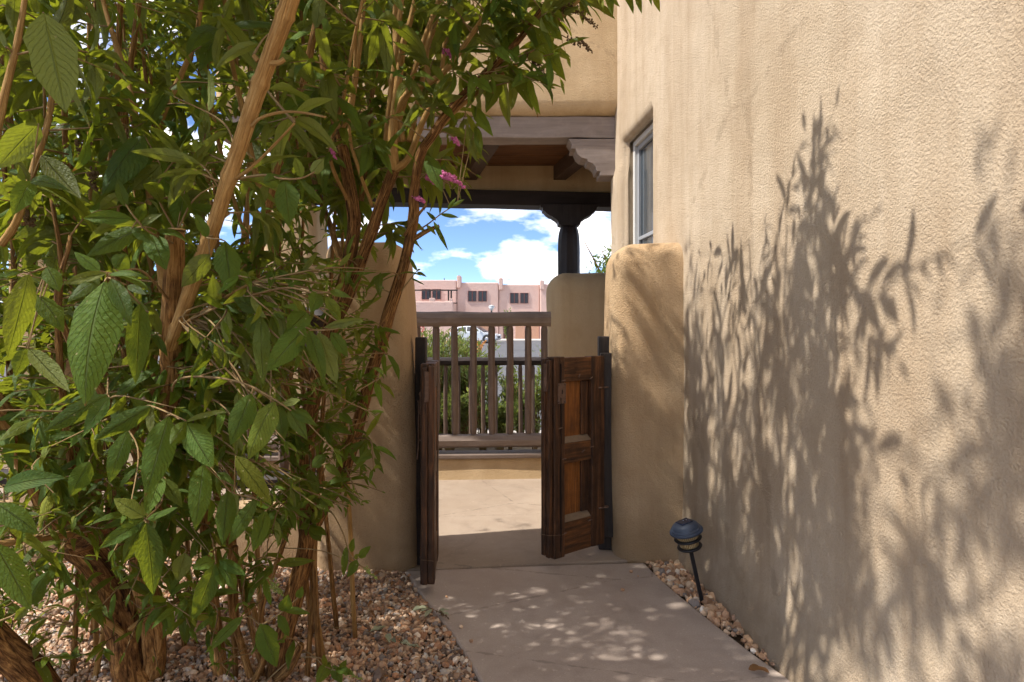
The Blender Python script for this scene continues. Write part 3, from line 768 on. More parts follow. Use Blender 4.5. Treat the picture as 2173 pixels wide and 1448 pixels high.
railing('darker thin railing standing behind the porch railing', -1.9, 1.0, 7.55, 0.03, 0.835, 0.055, -0.2, -0.12, 0, bx_, 0.026, DARK_BEAM, GREY_BALUSTER)
lx = [-2.30 + 0.15 * k for k in range(9)]
railing('dark railing behind the bushes between the two left piers', -2.42, -0.96, 3.62, 0.0, 1.29, 0.068, 0.35, 0.46, 0.06, lx, 0.032, DARK_BEAM, GREY_BALUSTER)
lx = [-5.0 + 0.15 * k for k in range(16)]
railing('dark railing continuing past the leftmost pier', -5.2, -2.66, 3.64, 0.0, 1.29, 0.068, 0.35, 0.46, 0.06, lx, 0.032, DARK_BEAM, GREY_BALUSTER)

# ================================================================== GATE
def gate_post(x0, x1, y0, y1, zt, label, jamb=None):
    root = empty('gate_post', ((x0 + x1) / 2, (y0 + y1) / 2, 0)); tag(root, label, 'gate post', 'gate posts')
    off = -Vector(root.location)
    a = box('post', (x0, y0, 0.002), (x1, y1, zt), GATE_POST, root, 0.006, 0.2, 0.004, 4, False); a.location = off
    if jamb:
        b = box('jamb_board', jamb[0], jamb[1], GATE_POST, root, 0.005, 0.2, 0.003, 5, False); b.location = off
    return root
gate_post(0.482, 0.556, 3.66, 3.73, 1.186, 'dark square wooden post beside the right stucco pier', ((0.487, 3.612, 0.085), (0.553, 3.657, 1.095)))
gate_post(-0.505, -0.448, 3.43, 3.50, 1.186, 'dark square wooden post beside the shaded left pier', None)

def gate_leaf(hinge, ang, label, width=0.405, h=1.02, T=0.062, edge_boards=True, mirror=False):
    root = empty('gate_leaf', hinge, ang); tag(root, label, 'gate', 'carved gate leaves')
    s = -1 if mirror else 1
    # local: x from hinge (0) to free edge (-width), front face at y = -T/2, z up
    def B(name, u0, u1, v0, v1, y0, y1, mt, r=0.006, amp=0.003, parent=None, seed=0.0):
        lo = (-u1, min(y0 * s, y1 * s), v0); hi = (-u0, max(y0 * s, y1 * s), v1)
        return box(name, lo, hi, mt, parent or root, r, 0.09, amp, 7, False, None, seed)
    B('stile', 0.0, 0.098, 0.0, h, -T / 2, T / 2, GATE_Z, seed=1)
    B('stile', width - 0.105, width - 0.03, -0.006, h + .004, -T / 2 - .004, T / 2, GATE_Z, seed=3)
    B('stile', width - 0.029, width, 0.004, h - .012, -T / 2 + .004, T / 2 - .03, GATE_Z, seed=5)
    B('stile', width - 0.029, width + .004, 0.012, h - .004, T / 2 - .029, T / 2, GATE_Z, seed=8)
    a0, a1 = 0.0985, width - 0.1055
    B('rail', a0, a1, h - 0.125, h - .002, -T / 2 + .003, T / 2 - .003, GATE_X, seed=2)
    B('rail', a0, a1, h * .46, h * .46 + .105, -T / 2 + .003, T / 2 - .003, GATE_X, seed=4)
    B('rail', a0, a1, 0.0, 0.165, -T / 2 + .003, T / 2 - .003, GATE_X, seed=6)
    for (v0, v1) in ((0.166, h * .46 - .001), (h * .46 + .106, h - .126)):
        B('panel', a0 - .004, a1 + .004, v0, v1, 0.008, 0.024, GATE_PANEL, 0.002, 0.001)
        # dusty sloping ledge at the foot of each panel, dark lining board on the hinge side
        y0, y1 = -T / 2 + .006, 0.007
        lv = [(-a1, y0 * s, v0 + .001), (-a0, y0 * s, v0 + .001), (-a0, y1 * s, v0 + .028), (-a1, y1 * s, v0 + .028), (-a0, y1 * s, v0 + .001), (-a1, y1 * s, v0 + .001)]
        fs = [(0, 1, 2, 3), (0, 3, 5), (1, 4, 2), (3, 2, 4, 5), (0, 5, 4, 1)]
        mesh_obj('ledge', lv, fs, DUST, root)
        B('lining_board', a0 + .001, a0 + .055, v0 + .03, v1 - .004, -.006, 0.0075, GATE_Z, 0.003, 0.001)
    # forged nails, some bent over
    nails = [(a0 + .012, h - .115, 40), (a1 + .012, h - .118, 10), (a0 + .10, h - .10, 80), (a1 + .035, h - .36, 15), (a0 + .005, h * .46 + .07, 10), (a0 + .07, h * .46 + .055, 35), (a1 + .008, h * .46 + .03, 5), (a1 + .004, 0.115, 20), (a0 + .02, 0.15, 15)]
    for k, (u, v, ang_) in enumerate(nails):
        t = Tubes(); c, d = math.cos(R(ang_)), math.sin(R(ang_)); L = .022
        yf = -T / 2 - .006
        t.add([Vector((-u - c * L / 2, (yf + .004) * s, v - d * L / 2)), Vector((-u, yf * s, v)), Vector((-u + c * L / 2, (yf - .003) * s, v + d * L / 2))], .0032, .0032, 6)
        t.build('nail', IRON, root)
    # lock plate with keyhole and studs
    lp = B('lock_plate', width - 0.108, width - 0.052, h - 0.235, h - 0.13, -T / 2 - .009, -T / 2 - .0045, IRON, 0.002, 0.0015)
    for (u, v) in ((width - .101, h - .138), (width - .06, h - .139), (width - .10, h - .226), (width - .059, h - .226)):
        q = lathe('stud', [(0.0065, 0), (0.0055, .003), (0.002, .005)], IRON, lp, 10); q.rotation_euler = (R(90) * s, 0, 0); q.location = (-u, (-T / 2 - .0088) * s, v)
    kh = box('keyhole', (-width + .078, min((-T / 2 - .0095) * s, (-T / 2 - .008) * s), h - .185), (-width + .084, max((-T / 2 - .0095) * s, (-T / 2 - .008) * s), h - .163), simple('keyhole_black', (0.004, 0.004, 0.004), 0.9), lp, 0.0005)
    # forged eye hinges
    for v in (h - .17, 0.20):
        t = Tubes(); pts = [Vector((0.004 + .013 * math.cos(q), (-T / 2 - .004 + .013 * math.sin(q)) * s, v)) for q in np.linspace(0, 2 * math.pi * .92, 12)]
        t.add(pts, .0045, .0045, 6); t.add([Vector((-.05, (-T / 2 - .004) * s, v)), Vector((-.008, (-T / 2 - .005) * s, v))], .004, .005, 6); t.build('hinge_eye', IRON, root)
    # latch iron on the free edge and the wire tied round it
    B('latch', width - .012, width + .007, h - .17, h - .03, -.014, .006, IRON, 0.002, 0.002)
    t = Tubes(); t.add([Vector((-width - .006, (T / 2) * s, .118)), Vector((-width - .006, 0, .122)), Vector((-width - .005, (-T / 2) * s, .125)), Vector((-width + .05, (-T / 2 - .008) * s, .118)), Vector((-width + .10, (-T / 2 - .004) * s, .11))], .0016, .0016, 5)
    t.build('wire', WIRE, root)
    # long drying crack down the free stile
    CR = simple('crack_black', (0.006, 0.003, 0.002), 0.95); zz = np.linspace(.03, h - .03, 26); gx = np.random.default_rng(4)
    wob = np.cumsum(gx.normal(0, .0016, 26)); wob -= np.linspace(0, wob[-1], 26); wd = .0012 + .0022 * np.abs(np.sin(zz * 5.3)); yc = (-T / 2 - .0085) * s
    vv = [(-(width - .072) + wob[i] - wd[i], yc, zz[i]) for i in range(26)] + [(-(width - .072) + wob[i] + wd[i], yc, zz[i]) for i in range(26)] + [(-(width - .072) + wob[i], yc + .006 * s, zz[i]) for i in range(26)]
    mesh_obj('crack', vv, [(i, 26 + i, 27 + i, i + 1) for i in range(25)] + [(i, i + 1, 53 + i, 52 + i) for i in range(25)] + [(27 + i, 26 + i, 52 + i, 53 + i) for i in range(25)], CR, root)
    return root
gate_leaf((0.484, 3.612, 0.062), R(39), 'right gate leaf, dark carved wood with orange recessed panels, swung half open')
gate_leaf((-0.414, 3.445, 0.045), R(93.5), 'left gate leaf seen edge on, swung open against the shaded pier', mirror=True)
# iron hook hanging on the left pier by the gate
t = Tubes(); t.add([Vector((-0.478, 3.352, 0.86)), Vector((-0.472, 3.335, 0.87)), Vector((-0.47, 3.33, 0.80)), Vector((-0.472, 3.332, 0.63)), Vector((-0.476, 3.34, 0.60)), Vector((-0.478, 3.334, 0.57))], .004, .004, 6)
tag(t.build('gate_hook', IRON), 'thin iron hook hanging on the left pier beside the gate', 'hook')

# ================================================================== PATH LIGHT
def path_light():
    base = P(1490, 1280, 2.97); base.z = 0.0
    top = Vector((P(1462, 1160, 2.97)))
    root = empty('path_light', (base.x, base.y, 0)); tag(root, 'small solar path light with blue black cap leaning in the gravel strip', 'path light')
    lean = math.atan2(base.x - top.x, top.z)
    root.rotation_euler = (R(4), -lean, 0)
    CAP = simple('blue_black_plastic', (0.042, 0.058, 0.092), 0.42, 0, 0.5, 300, 0.2)
    BLK = simple('black_plastic', (0.012, 0.012, 0.015), 0.4, 0, 0.5)
    def lens_mat():
        m = M('ribbed_amber_lens'); co = m.coord(); s = m.n('SeparateXYZ', {'Vector': co})
        an = m.math('ARCTAN2', s.outputs['Y'], s.outputs['X'])
        w = m.math('SINE', m.math('MULTIPLY', an, 34.0)); no = m.noise(co, 30, 3, 0.6)
        c = m.mix(m.ramp(w, [(0.2, 0.0), (0.8, 1.0)]), (0.34, 0.22, 0.09), (0.72, 0.58, 0.34)); c = m.mix(m.math('MULTIPLY', no, 0.4), c, (0.2, 0.12, 0.05))
        return m.bsdf(c, 0.3, m.bump(w, 0.5, 0.004), spec=0.5)
    LENS = lens_mat()
    box('stake', (-.0085, -.0085, -.08), (.0085, .0085, 0.262), BLK, root, 0.002)
    lathe('ring', [(0.03, .253), (0.052, .262), (0.056, .268), (0.053, .273), (0.04, .270)], BLK, root)
    lathe('lens', [(0.036, .269), (0.042, .274), (0.043, .296), (0.04, .300)], LENS, root)
    lathe('ring', [(0.042, .296), (0.058, .300), (0.062, .306), (0.058, .311), (0.044, .308)], BLK, root)
    lathe('lens', [(0.042, .307), (0.048, .312), (0.050, .338), (0.046, .343)], LENS, root)
    cap = lathe('cap', [(0.046, .336), (0.070, .334), (0.0735, .337), (0.0740, .343), (0.0725, .347), (0.0670, .3475), (0.0668, .3478), (0.0672, .351), (0.0665, .355), (0.0650, .3565), (0.0605, .357), (0.0602, .3573), (0.0600, .361), (0.0575, .367), (0.052, .373), (0.043, .3785), (0.030, .382), (0.001, .3833)], CAP, root, 48)
    pv = box('solar_panel', (-.030, -.026, .3815), (.030, .026, .3865), simple('solar_cell', (0.02, 0.03, 0.06), 0.15, 0, 0.6), cap, 0.002); pv.rotation_euler = (0, 0, R(20))
    for dx in (-.006, .008):
        q = lathe('stud', [(0.0018, 0), (0.0012, .0012)], simple('white_stud', (0.8, 0.8, 0.8), 0.4), cap, 8); q.location = (dx + .004, .008, .3866)
path_light()

# ================================================================== LEAVES (shared by every plant)
ROWS, COLS = 8, 5
def leaf_arrays(b, t, n, L, W, droop, fold, wave, g, rows=ROWS, cols=COLS, rnd=None, pw=(0.72, 1.02), twist=None):
    """b,t,n: (N,3) base, direction, upper-side normal; returns V (N,k,3), Q, uv, rnd"""
    N = len(b)
    t = t / np.linalg.norm(t, axis=1, keepdims=True)
    n = n - (n * t).sum(1, keepdims=True) * t
    n = n / np.maximum(np.linalg.norm(n, axis=1, keepdims=True), 1e-6)
    s = np.cross(t, n)
    v = np.linspace(0, 1, rows + 1)
    prof = np.maximum(v, 1e-9) ** pw[0] * (1 - v) ** pw[1]; prof = prof / prof.max(); prof[0] = 0.05; prof[-1] = 0.015
    # centre line by integrating a bend towards -n
    ang = droop[:, None] * (v[None] ** 1.15)
    ds = L[:, None] / rows
    cx = np.zeros((N, rows + 1)); cz = np.zeros((N, rows + 1))
    am = (ang[:, 1:] + ang[:, :-1]) / 2
    cx[:, 1:] = np.cumsum(np.cos(am) * ds, 1); cz[:, 1:] = np.cumsum(-np.sin(am) * ds, 1)
    ctr = b[:, None] + cx[..., None] * t[:, None] + cz[..., None] * n[:, None]
    nn = np.cos(ang)[..., None] * n[:, None] + np.sin(ang)[..., None] * t[:, None]
    if twist is None: twist = g.normal(0, 0.35, N)
    tw = twist[:, None] * v[None]
    sv = np.cos(tw)[..., None] * s[:, None] + np.sin(tw)[..., None] * nn
    nv = np.cos(tw)[..., None] * nn - np.sin(tw)[..., None] * s[:, None]
    c = np.linspace(-1, 1, cols)
    hw = (W[:, None] / 2) * prof[None]
    jag = 1 + g.normal(0, .055, (N, rows + 1, cols))
    cf = np.cos(fold)[:, None, None]; sf = np.sin(fold)[:, None, None]
    off_s = hw[..., None] * c[None, None] * cf * jag
    ph = g.uniform(0, 6.28, (N, 1, 1)); kf = g.uniform(2.2, 4.5, (N, 1, 1)) * 3.1
    wv = wave[:, None, None] * hw[..., None] * (c[None, None] ** 2) * np.sin(kf * v[None, :, None] + ph + 1.6 * np.sign(c)[None, None])
    off_n = hw[..., None] * np.abs(c)[None, None] * sf + wv
    V = ctr[:, :, None] + off_s[..., None] * sv[:, :, None] + off_n[..., None] * nv[:, :, None]
    k = (rows + 1) * cols
    V = V.reshape(N, k, 3)
    Q = []
    for i in range(rows):
        for j in range(cols - 1):
            a = i * cols + j; Q.append((a, a + 1, a + cols + 1, a + cols))
    uv = np.stack([np.tile(c * .5 + .5, rows + 1), np.repeat(v, cols)], 1)
    if rnd is None: rnd = np.concatenate([g.uniform(0, 1, (N, 3)), np.ones((N, 1))], 1)
    return V, np.array(Q), uv, rnd

def leaf_mass(name, V, Q, uv, rnd, mat, parent):
    N, k, _ = V.shape
    QQ = (Q[None] + (np.arange(N) * k)[:, None, None]).reshape(-1, 4)
    o = big_mesh(name, V.reshape(-1, 3), QQ, mat, parent, True, np.tile(uv, (N, 1)), {'rnd': np.repeat(rnd, k, 0)})
    if parent: o.location = -Vector(parent.location)
    return o

def leaf_single(V1, Q, uv, rnd1, mat, parent, name='leaf'):
    b = V1[COLS // 2]
    o = big_mesh(name, V1 - b, Q, mat, parent, True, uv, {'rnd': np.repeat(rnd1[None], len(V1), 0)})
    o.location = Vector(b) - Vector(parent.location)
    return o

def spike(pts, r, n, mat, parent, seed, name='flower_spike', fl=0.006):
    """drooping or upright flower spike: axis with many tiny florets"""
    g = np.random.default_rng(seed)
    c = catmull(pts, 8); m = len(c)
    V0, F0 = ico(); V = []; 
    A = np.array([tuple(p) for p in c])
    for i in range(n):
        f = g.random() ** 0.9; k = min(int(f * (m - 1)), m - 2); p = A[k] + (A[k + 1] - A[k]) * (f * (m - 1) - k)
        d = g.normal(size=3); d /= np.linalg.norm(d)
        q = p + d * r * (1 - .72 * f) * g.uniform(.45, 1.05)
        sc = fl * g.uniform(.5, 1.2) * (1 - .35 * f)
        V.append(V0 * sc * g.uniform(.6, 1.3, 3) + q)
    V = np.array(V).reshape(-1, 3); Fa = (F0[None] + (np.arange(n) * 12)[:, None, None]).reshape(-1, 3)
    t = Tubes(); t.add(c, .0016, .0008, 5)
    V2 = np.array([tuple(v) for v in t.v]); F2 = np.array([f for f in t.f if len(f) == 4])
    F2t = np.concatenate([F2[:, [0, 1, 2]], F2[:, [0, 2, 3]]]) + len(V)
    o = big_mesh(name, np.concatenate([V, V2]), np.concatenate([Fa, F2t]), mat, parent, False)
    o.location = -Vector(parent.location)
    return o

# ================================================================== FAR SIDE: townhouses, cars, planting
YF = 72.3; S_ = YF / F
def fp(px, py): return ((px - CX) * S_, EYE - (py - HY) * S_)
WIN_DK = simple('far_window_glass', (0.02, 0.02, 0.024), 0.2, 0, 0.5)
WIN_RED = simple('far_window_frame', (0.13, 0.035, 0.028), 0.6)
WIN_TRIM = simple('far_window_trim', (0.62, 0.42, 0.35), 0.9)
DARK_FAR = simple('far_dark_timber', (0.04, 0.027, 0.022), 0.7)
GARAGE = simple('far_garage_door', (0.47, 0.27, 0.18), 0.8)
DOOR_RED = simple('far_entry_door', (0.10, 0.03, 0.025), 0.7)
def townhouse(x0, x1, roof, wins, chim, label, garages=(), door=None, setback=0.0):
    gx = (x0 + x1) / 2; X = (gx - CX) * S_
    root = empty('townhouse', (X, YF + setback, -0.3)); tag(root, label, 'house', 'pink townhouses across the parking lot')
    off = -Vector(root.location)
    def bb(name, a, b, y0, y1, mt, parent=root, r=0.02, **k):
        if r < .05: r = 0.0
        xa, za = fp(*a); xb, zb = fp(*b)
        o = box(name, (min(xa, xb), YF + y0, min(za, zb)), (max(xa, xb), YF + y1, max(za, zb)), mt, parent, r, **k)
        if parent is root: o.location = off
        return o
    bb('wall', (x0, roof), (x1, 728), setback, 9, STUCCO_PINK, r=0.12)
    for (a, b, c, d) in wins:
        w = bb('window', (a - 1.2, b - 1.2), (c + 1.2, d + 1.5), setback - .05, setback + .1, WIN_TRIM)
        for (p, q, r_, s_, yy, mt, nm) in ((a, b, c, d, .075, WIN_DK, 'pane'), (a, b, a + 1.2, d, .10, WIN_RED, 'frame'), (c - 1.2, b, c, d, .10, WIN_RED, 'frame'), ((a + c) / 2 - .9, b, (a + c) / 2 + .9, d, .11, WIN_RED, 'mullion'), (a + 1.3, b, c - 1.3, b + 1, .10, WIN_RED, 'frame'), (a + 1.3, d - 1, c - 1.3, d, .10, WIN_RED, 'frame')):
            bb(nm, (p, q), (r_, s_), setback - yy, setback - .02, mt, w, 0.005)
    if chim:
        ch = bb('chimney', (chim[0], chim[1]), (chim[2], roof + 12), setback - .35, setback + 1.1, STUCCO_PINK, r=0.08)
        bb('chimney_pot', ((chim[0] + chim[2]) / 2 - 2, chim[1] - 1.5), ((chim[0] + chim[2]) / 2 + 2, chim[1] + .5), setback + .1, setback + .5, DARK_FAR, ch)
    for (a, b) in garages: bb('garage_door', (a, 692), (b, 719.2), setback - .06, setback + .1, GARAGE, r=0.01)
    if door: bb('door', (door[0], 690), (door[1], 718.5), setback - .07, setback + .1, DOOR_RED, r=0.01)
    return root, bb, off
th, bb, _ = townhouse(768, 968.5, 594.5, [(895, 614, 913.5, 636), (917.5, 614, 936, 636)], None, 'pink townhouse with a roof terrace and dark pergola, leftmost of the row')
for (a, b) in (((883, 591.5), (917, 597)), ((940, 592), (950, 597))): bb('roof_vent', a, b, 3, 5, STUCCO_PINK)
bb('vent_pipe', (938, 588), (939.5, 597), 2, 2.1, DARK_FAR, r=0.005)
# balcony in front with pergola
bb('terrace_wall', (884, 643), (969, 722), -4.2, -0.01, STUCCO_PINK, r=0.1)
bb('terrace_step', (884.5, 637), (891, 644), -4.15, -3.6, STUCCO_PINK, r=0.05); bb('terrace_step', (921, 636), (932, 644), -4.15, -3.6, STUCCO_PINK, r=0.05); bb('terrace_step', (961, 637), (967, 644), -4.15, -3.6, STUCCO_PINK, r=0.05)
bb('pergola_beam', (873, 619), (977, 621.2), -4.1, -3.5, DARK_FAR, r=0.01)
for px in (886.5, 922, 959, 964.5): bb('pergola_post', (px - 1.4, 621.3), (px + 1.4, 641), -4.0, -3.75, DARK_FAR, r=0.01)
bb('viga', (968, 645), (976, 647), -4.0, -3.7, DARK_FAR, r=0.01); bb('viga', (868, 645), (880, 647), -4.0, -3.7, DARK_FAR, r=0.01)
townhouse(969, 1057.5, 599.5, [(993, 617.5, 1011, 640), (1014.5, 617.5, 1033, 640)], (969.5, 585.5, 978, 600), 'pink townhouse with paired dark windows, second from the left of the row', [(1012, 1050)], None, 0.25)
townhouse(1058, 1146, 603.5, [(1082.5, 621.5, 1100.5, 644), (1104, 621.5, 1121.5, 644)], (1058.5, 590, 1067, 604), 'pink townhouse with paired dark windows, third from the left of the row', [(1094, 1113.5), (1127, 1143.5)], (1068, 1075), 0.5)
townhouse(1146.5, 1240, 603, [], (1145.8, 596, 1154.5, 606), 'pink townhouse mostly hidden behind the porch wall, rightmost of the row', [(1160, 1200)], None, 0.0)
townhouse(560, 767, 598, [(640, 616, 660, 638), (664, 616, 684, 638), (720, 616, 740, 638)], (690, 587, 699, 600), 'pink townhouse behind the bushes at far left of the row', [], None, 0.3)

# silver car in the lot
def car():
    Yc = 57.0; sc = Yc / F
    x1 = (1061 - CX) * sc; root = empty('parked_car', (x1 - 2.15, Yc, -0.3)); tag(root, 'silver white car parked across the lot, seen between the railing posts', 'car')
    PAINT = simple('silver_paint', (0.62, 0.64, 0.67), 0.25, 0.3, 0.5); TY = simple('tyre', (0.02, 0.02, 0.02), 0.8); RIM = simple('alloy', (0.35, 0.35, 0.37), 0.3, 0.8); GL = simple('car_glass', (0.03, 0.035, 0.045), 0.08, 0, 0.6); LMP = simple('headlamp', (0.75, 0.77, 0.8), 0.1, 0, 0.6); BLK = simple('grille_black', (0.015, 0.015, 0.015), 0.5)
    # side outline (x forward to the right)
    low = [(-2.1, .35), (-2.15, .62), (-2.08, .92), (-1.2, .99), (0.55, .97), (1.35, .90), (1.95, .76), (2.12, .60), (2.14, .40), (2.05, .26), (1.75, .24)]
    arch = lambda cx: [(cx + .40 * math.cos(a), .32 + .40 * math.sin(a)) for a in np.linspace(0, math.pi, 9)]
    poly = low + arch(1.32) + [(0.9, .22), (-0.85, .22)] + arch(-1.30) + [(-1.75, .26)]
    b = prism('body', poly, -0.86, 0.86, PAINT, root, 0.05)
    cab = [(-1.75, .955), (-1.35, 1.38), (-0.6, 1.47), (0.15, 1.42), (1.0, .945)]
    v = []
    for y, k in ((-.80, 1), (-.62, 0), (.62, 0), (.80, 1)): pass
    vv = [(x, -0.83 + .22 * max(0, (z - .95)) / .5, z) for x, z in cab] + [(x, .83 - .22 * max(0, (z - .95)) / .5, z) for x, z in cab]
    n = 5; ff = [tuple(range(n)), tuple(range(2 * n - 1, n - 1, -1))] + [((i + 1) % n, i, n + i, n + (i + 1) % n) for i in range(n)]
    ff = [tuple(reversed(q)) for q in ff]
    c = mesh_obj('cabin', vv, ff, PAINT, root); m_ = c.modifiers.new('bevel', 'BEVEL'); m_.width = .04; m_.segments = 2
    for side in (-1, 1):
        for w in ([(-1.5, 1.02), (-1.25, 1.32), (-.62, 1.39), (-.58, 1.02)], [(-.5, 1.02), (-.5, 1.40), (.12, 1.35), (.78, 1.02)]):
            q = [(x, side * (0.845 - .22 * (z - .95) / .5), z) for x, z in w]
            mesh_obj('window', q, [(0, 1, 2, 3)], GL, root)
    q = [(1.01, -.70, .975), (1.01, .70, .975), (.22, .60, 1.405), (.22, -.60, 1.405)]
    mesh_obj('windscreen', [(x + .02, y, z + .02) for x, y, z in q], [(0, 1, 2, 3)], GL, root)
    for cx in (1.32, -1.30):
        for side in (-1, 1):
            w = lathe('wheel', [(.0, -.1), (.30, -.1), (.33, -.06), (.33, .06), (.30, .1), (.0, .1)], TY, root, 24); w.rotation_euler = (R(90), 0, 0); w.location = (cx, side * .76, .32)
            r_ = lathe('rim', [(.0, .1), (.2, .105), (.21, .09)], RIM, w, 16); 
            r2 = lathe('rim', [(.21, -.09), (.2, -.105), (.0, -.1)], RIM, w, 16)
    for side in (-1, 1): box('headlight', (1.98, side * .68 - .16, .62), (2.13, side * .68 + .16, .74), LMP, root, 0.03)
    box('grille', (2.1, -.42, .42), (2.16, .42, .62), BLK, root, 0.02)
    for side in (-1, 1): box('mirror', (.62, side * .95 - .1, 1.0), (.78, side * .95 + .1, 1.12), PAINT, root, 0.03)
    root.rotation_euler = (0, 0, R(-14))
car()
# post-top lamp
lo = P(1043, 700, 40); lamp = empty('street_lamp', (lo.x, 40, -0.3)); tag(lamp, 'post-top lamp with pale glass cone rising above the railing', 'street lamp')
lathe('pole', [(0.05, 0), (0.05, 2.4), (0.03, 2.42)], DARK_FAR, lamp, 10)
lathe('lamp_shade', [(0.05, 2.42), (0.19, 2.66), (0.17, 2.68)], simple('lamp_glass', (0.72, 0.74, 0.74), 0.3), lamp, 16)
lathe('lamp_cap', [(0.2, 2.68), (0.12, 2.74), (0.02, 2.77)], simple('lamp_cap', (0.5, 0.5, 0.5), 0.5), lamp, 16)

def leafy_shrub(name, base, h, spread, nst, nlf, label, cat, group, mat, seed, ll=(0.05, 0.10), lw=0.22, stem_mat=TWIG, lean=0.0, lo=0.15):
    """upright stems, each with many narrow leaves"""
    g = np.random.default_rng(seed)
    root = empty(name, base); tag(root, label, cat, group)
    T = Tubes(); B = []; D = []; Nn = []; L = []
    for k in range(nst):
        a = g.uniform(0, 2 * math.pi); sp = spread * math.sqrt(g.random()); hh = h * g.uniform(.6, 1.0)
        tip = Vector((sp * math.cos(a) + lean * hh, sp * math.sin(a), hh)); st = Vector((tip.x * .15, tip.y * .15, 0))
        midp = st.lerp(tip, .5) + Vector((0, 0, .08 * hh)) - Vector((tip.x, tip.y, 0)) * .15
        c = catmull([st, midp, tip], 7)
        T.add(c, .007 * h, .002 * h, 5)
        for q in range(nlf // nst):
            f = lo + (1 - lo) * g.random() ** .8; i = min(int(f * (len(c) - 1)), len(c) - 2)
            p = c[i].lerp(c[i + 1], f * (len(c) - 1) - i) + Vector(g.normal(0, .02 * h, 3))
            d = Vector(g.normal(size=3)); d.z = abs(d.z) * .7 + .1; d = (d.normalized() + (c[i + 1] - c[i]).normalized() * .6)
            B.append(tuple(p)); D.append(tuple(d)); Nn.append((g.normal(0, .4), g.normal(0, .4), 1)); L.append(g.uniform(*ll))
    L = np.array(L); N = len(L)
    V, Q, uv, rn = leaf_arrays(np.array(B), np.array(D), np.array(Nn), L, L * lw * g.uniform(.8, 1.25, N), g.uniform(.1, .9, N), g.uniform(-.1, .5, N), np.full(N, .05), g, rows=3, cols=3)
    T.build('stems', stem_mat, root)
    fo = leaf_mass('foliage', V, Q, uv, rn, mat, None); fo.parent = root; fo['kind'] = 'stuff'
    return root
SP = [(-1.75, 8.2, 1.46, .34), (-1.30, 8.5, 1.50, .36), (-0.92, 8.2, 1.44, .30), (-0.62, 8.6, 1.42, .30), (-0.36, 8.2, 1.18, .24), (-0.02, 8.3, 0.98, .15), (0.28, 8.1, 1.02, .17), (0.52, 8.3, 1.2, .2), (-1.1, 10.4, 1.5, .5), (-0.55, 10.0, 1.35, .4), (-0.75, 7.95, .75, .28), (-0.15, 8.0, .62, .26), (0.12, 9.0, .8, .26), (-1.25, 7.9, .8, .28)]
wh = ['behind the left gate leaf', 'at the left of the gap', 'left of the middle of the gap', 'in the middle of the gap', 'shorter one right of the middle of the gap', 'thin one before the bare asphalt', 'small one near the right gate leaf', 'beside the porch wall', 'wide one farthest from the railing', 'in the second row behind the gap', 'low one at the foot of the dark railing', 'lowest one under the middle of the railing', 'low one in front of the asphalt', 'low one by the left gate leaf']
for i, (x, y, h, sp) in enumerate(SP):
    leafy_shrub('willowy_shrub', (x, y, -0.32), h + .05, sp, 34 if sp > .25 else 12, 2100 if sp > .25 else 520, 'bright green willowy shrub past the railing, ' + wh[i], 'shrub', 'willowy shrubs beyond the railing', LEAF_PALE, 40 + i, (0.055, 0.105), .25)
leafy_shrub('flowering_shrub', (-3.95, 28, -0.3), 1.55, .32, 12, 500, 'red flowering shrub far off beside the left gate post', 'shrub', None, simple('red_blossom', (0.55, 0.05, 0.02), 0.7), 60, (0.06, 0.11), .6)
leafy_shrub('flowering_shrub', (-1.55, 30, -0.3), 0.9, .5, 12, 420, 'low orange flowering shrub in front of the parked car', 'shrub', None, simple('orange_blossom', (0.55, 0.24, 0.04), 0.7), 61, (0.05, 0.1), .6)
leafy_shrub('flowering_shrub', (-2.9, 33, -0.3), 0.85, .6, 12, 420, 'low yellow flowering shrub left of the parked car', 'shrub', None, simple('yellow_blossom', (0.5, 0.33, 0.06), 0.7), 62, (0.05, 0.1), .6)
leafy_shrub('round_shrub', (-0.22, 40, -0.3), 2.55, .38, 22, 900, 'yellow green shrub top peeking over the railing', 'shrub', None, LEAF_PALE, 63, (0.10, 0.18), .4, lo=.3)

def tree(base, h, cr, nl, label, seed, mat=LEAF_TREE, ll=(0.08, 0.14), group='trees beyond the porch', crown_lo=.35):
    g = np.random.default_rng(seed); root = empty('tree', base); tag(root, label, 'tree', group)
    T = Tubes(); tips = []
    trunk = catmull([Vector((0, 0, 0)), Vector((.05 * h * g.normal() * .5, 0, h * .3)), Vector((.03 * h * g.normal(), .03 * h * g.normal(), h * .72))], 8)
    T.add(trunk, .03 * h, .012 * h, 10, .12, seed)
    for k in range(26):
        i = g.integers(int(len(trunk) * .3), len(trunk)); a = g.uniform(0, 6.28); st = trunk[i]
        e = Vector((cr * math.cos(a) * g.uniform(.4, 1), cr * math.sin(a) * g.uniform(.4, 1), h * g.uniform(crown_lo + .05, .98)))
        if e.z < st.z: e.z = st.z + .2 * cr
        c = catmull([st, st.lerp(e, .5) + Vector((0, 0, .08 * h)), e], 6); T.add(c, .010 * h, .002 * h, 5); tips.append(c)
    T.build('trunk', BARK, root)
    B = []; D = []
    cl = []
    for c in tips:
        for q in range(5): cl.append(c[g.integers(2, len(c))] + Vector(g.normal(0, .10 * cr, 3)))
    for q in range(nl):
        ct = cl[g.integers(len(cl))]; p = ct + Vector(g.normal(0, .11 * cr, 3)); B.append(tuple(p)); d = g.normal(size=3); d[2] -= .3; D.append(tuple(d))
    L = g.uniform(ll[0], ll[1], nl)
    Nn = g.normal(0, .5, (nl, 3)); Nn[:, 2] += 1
    V, Q, uv, rn = leaf_arrays(np.array(B), np.array(D), Nn, L, L * .36, g.uniform(.1, .8, nl), g.uniform(0, .4, nl), np.full(nl, .05), g, rows=3, cols=3)
    fo = leaf_mass('crown', V, Q, uv, rn, mat, None); fo.parent = root
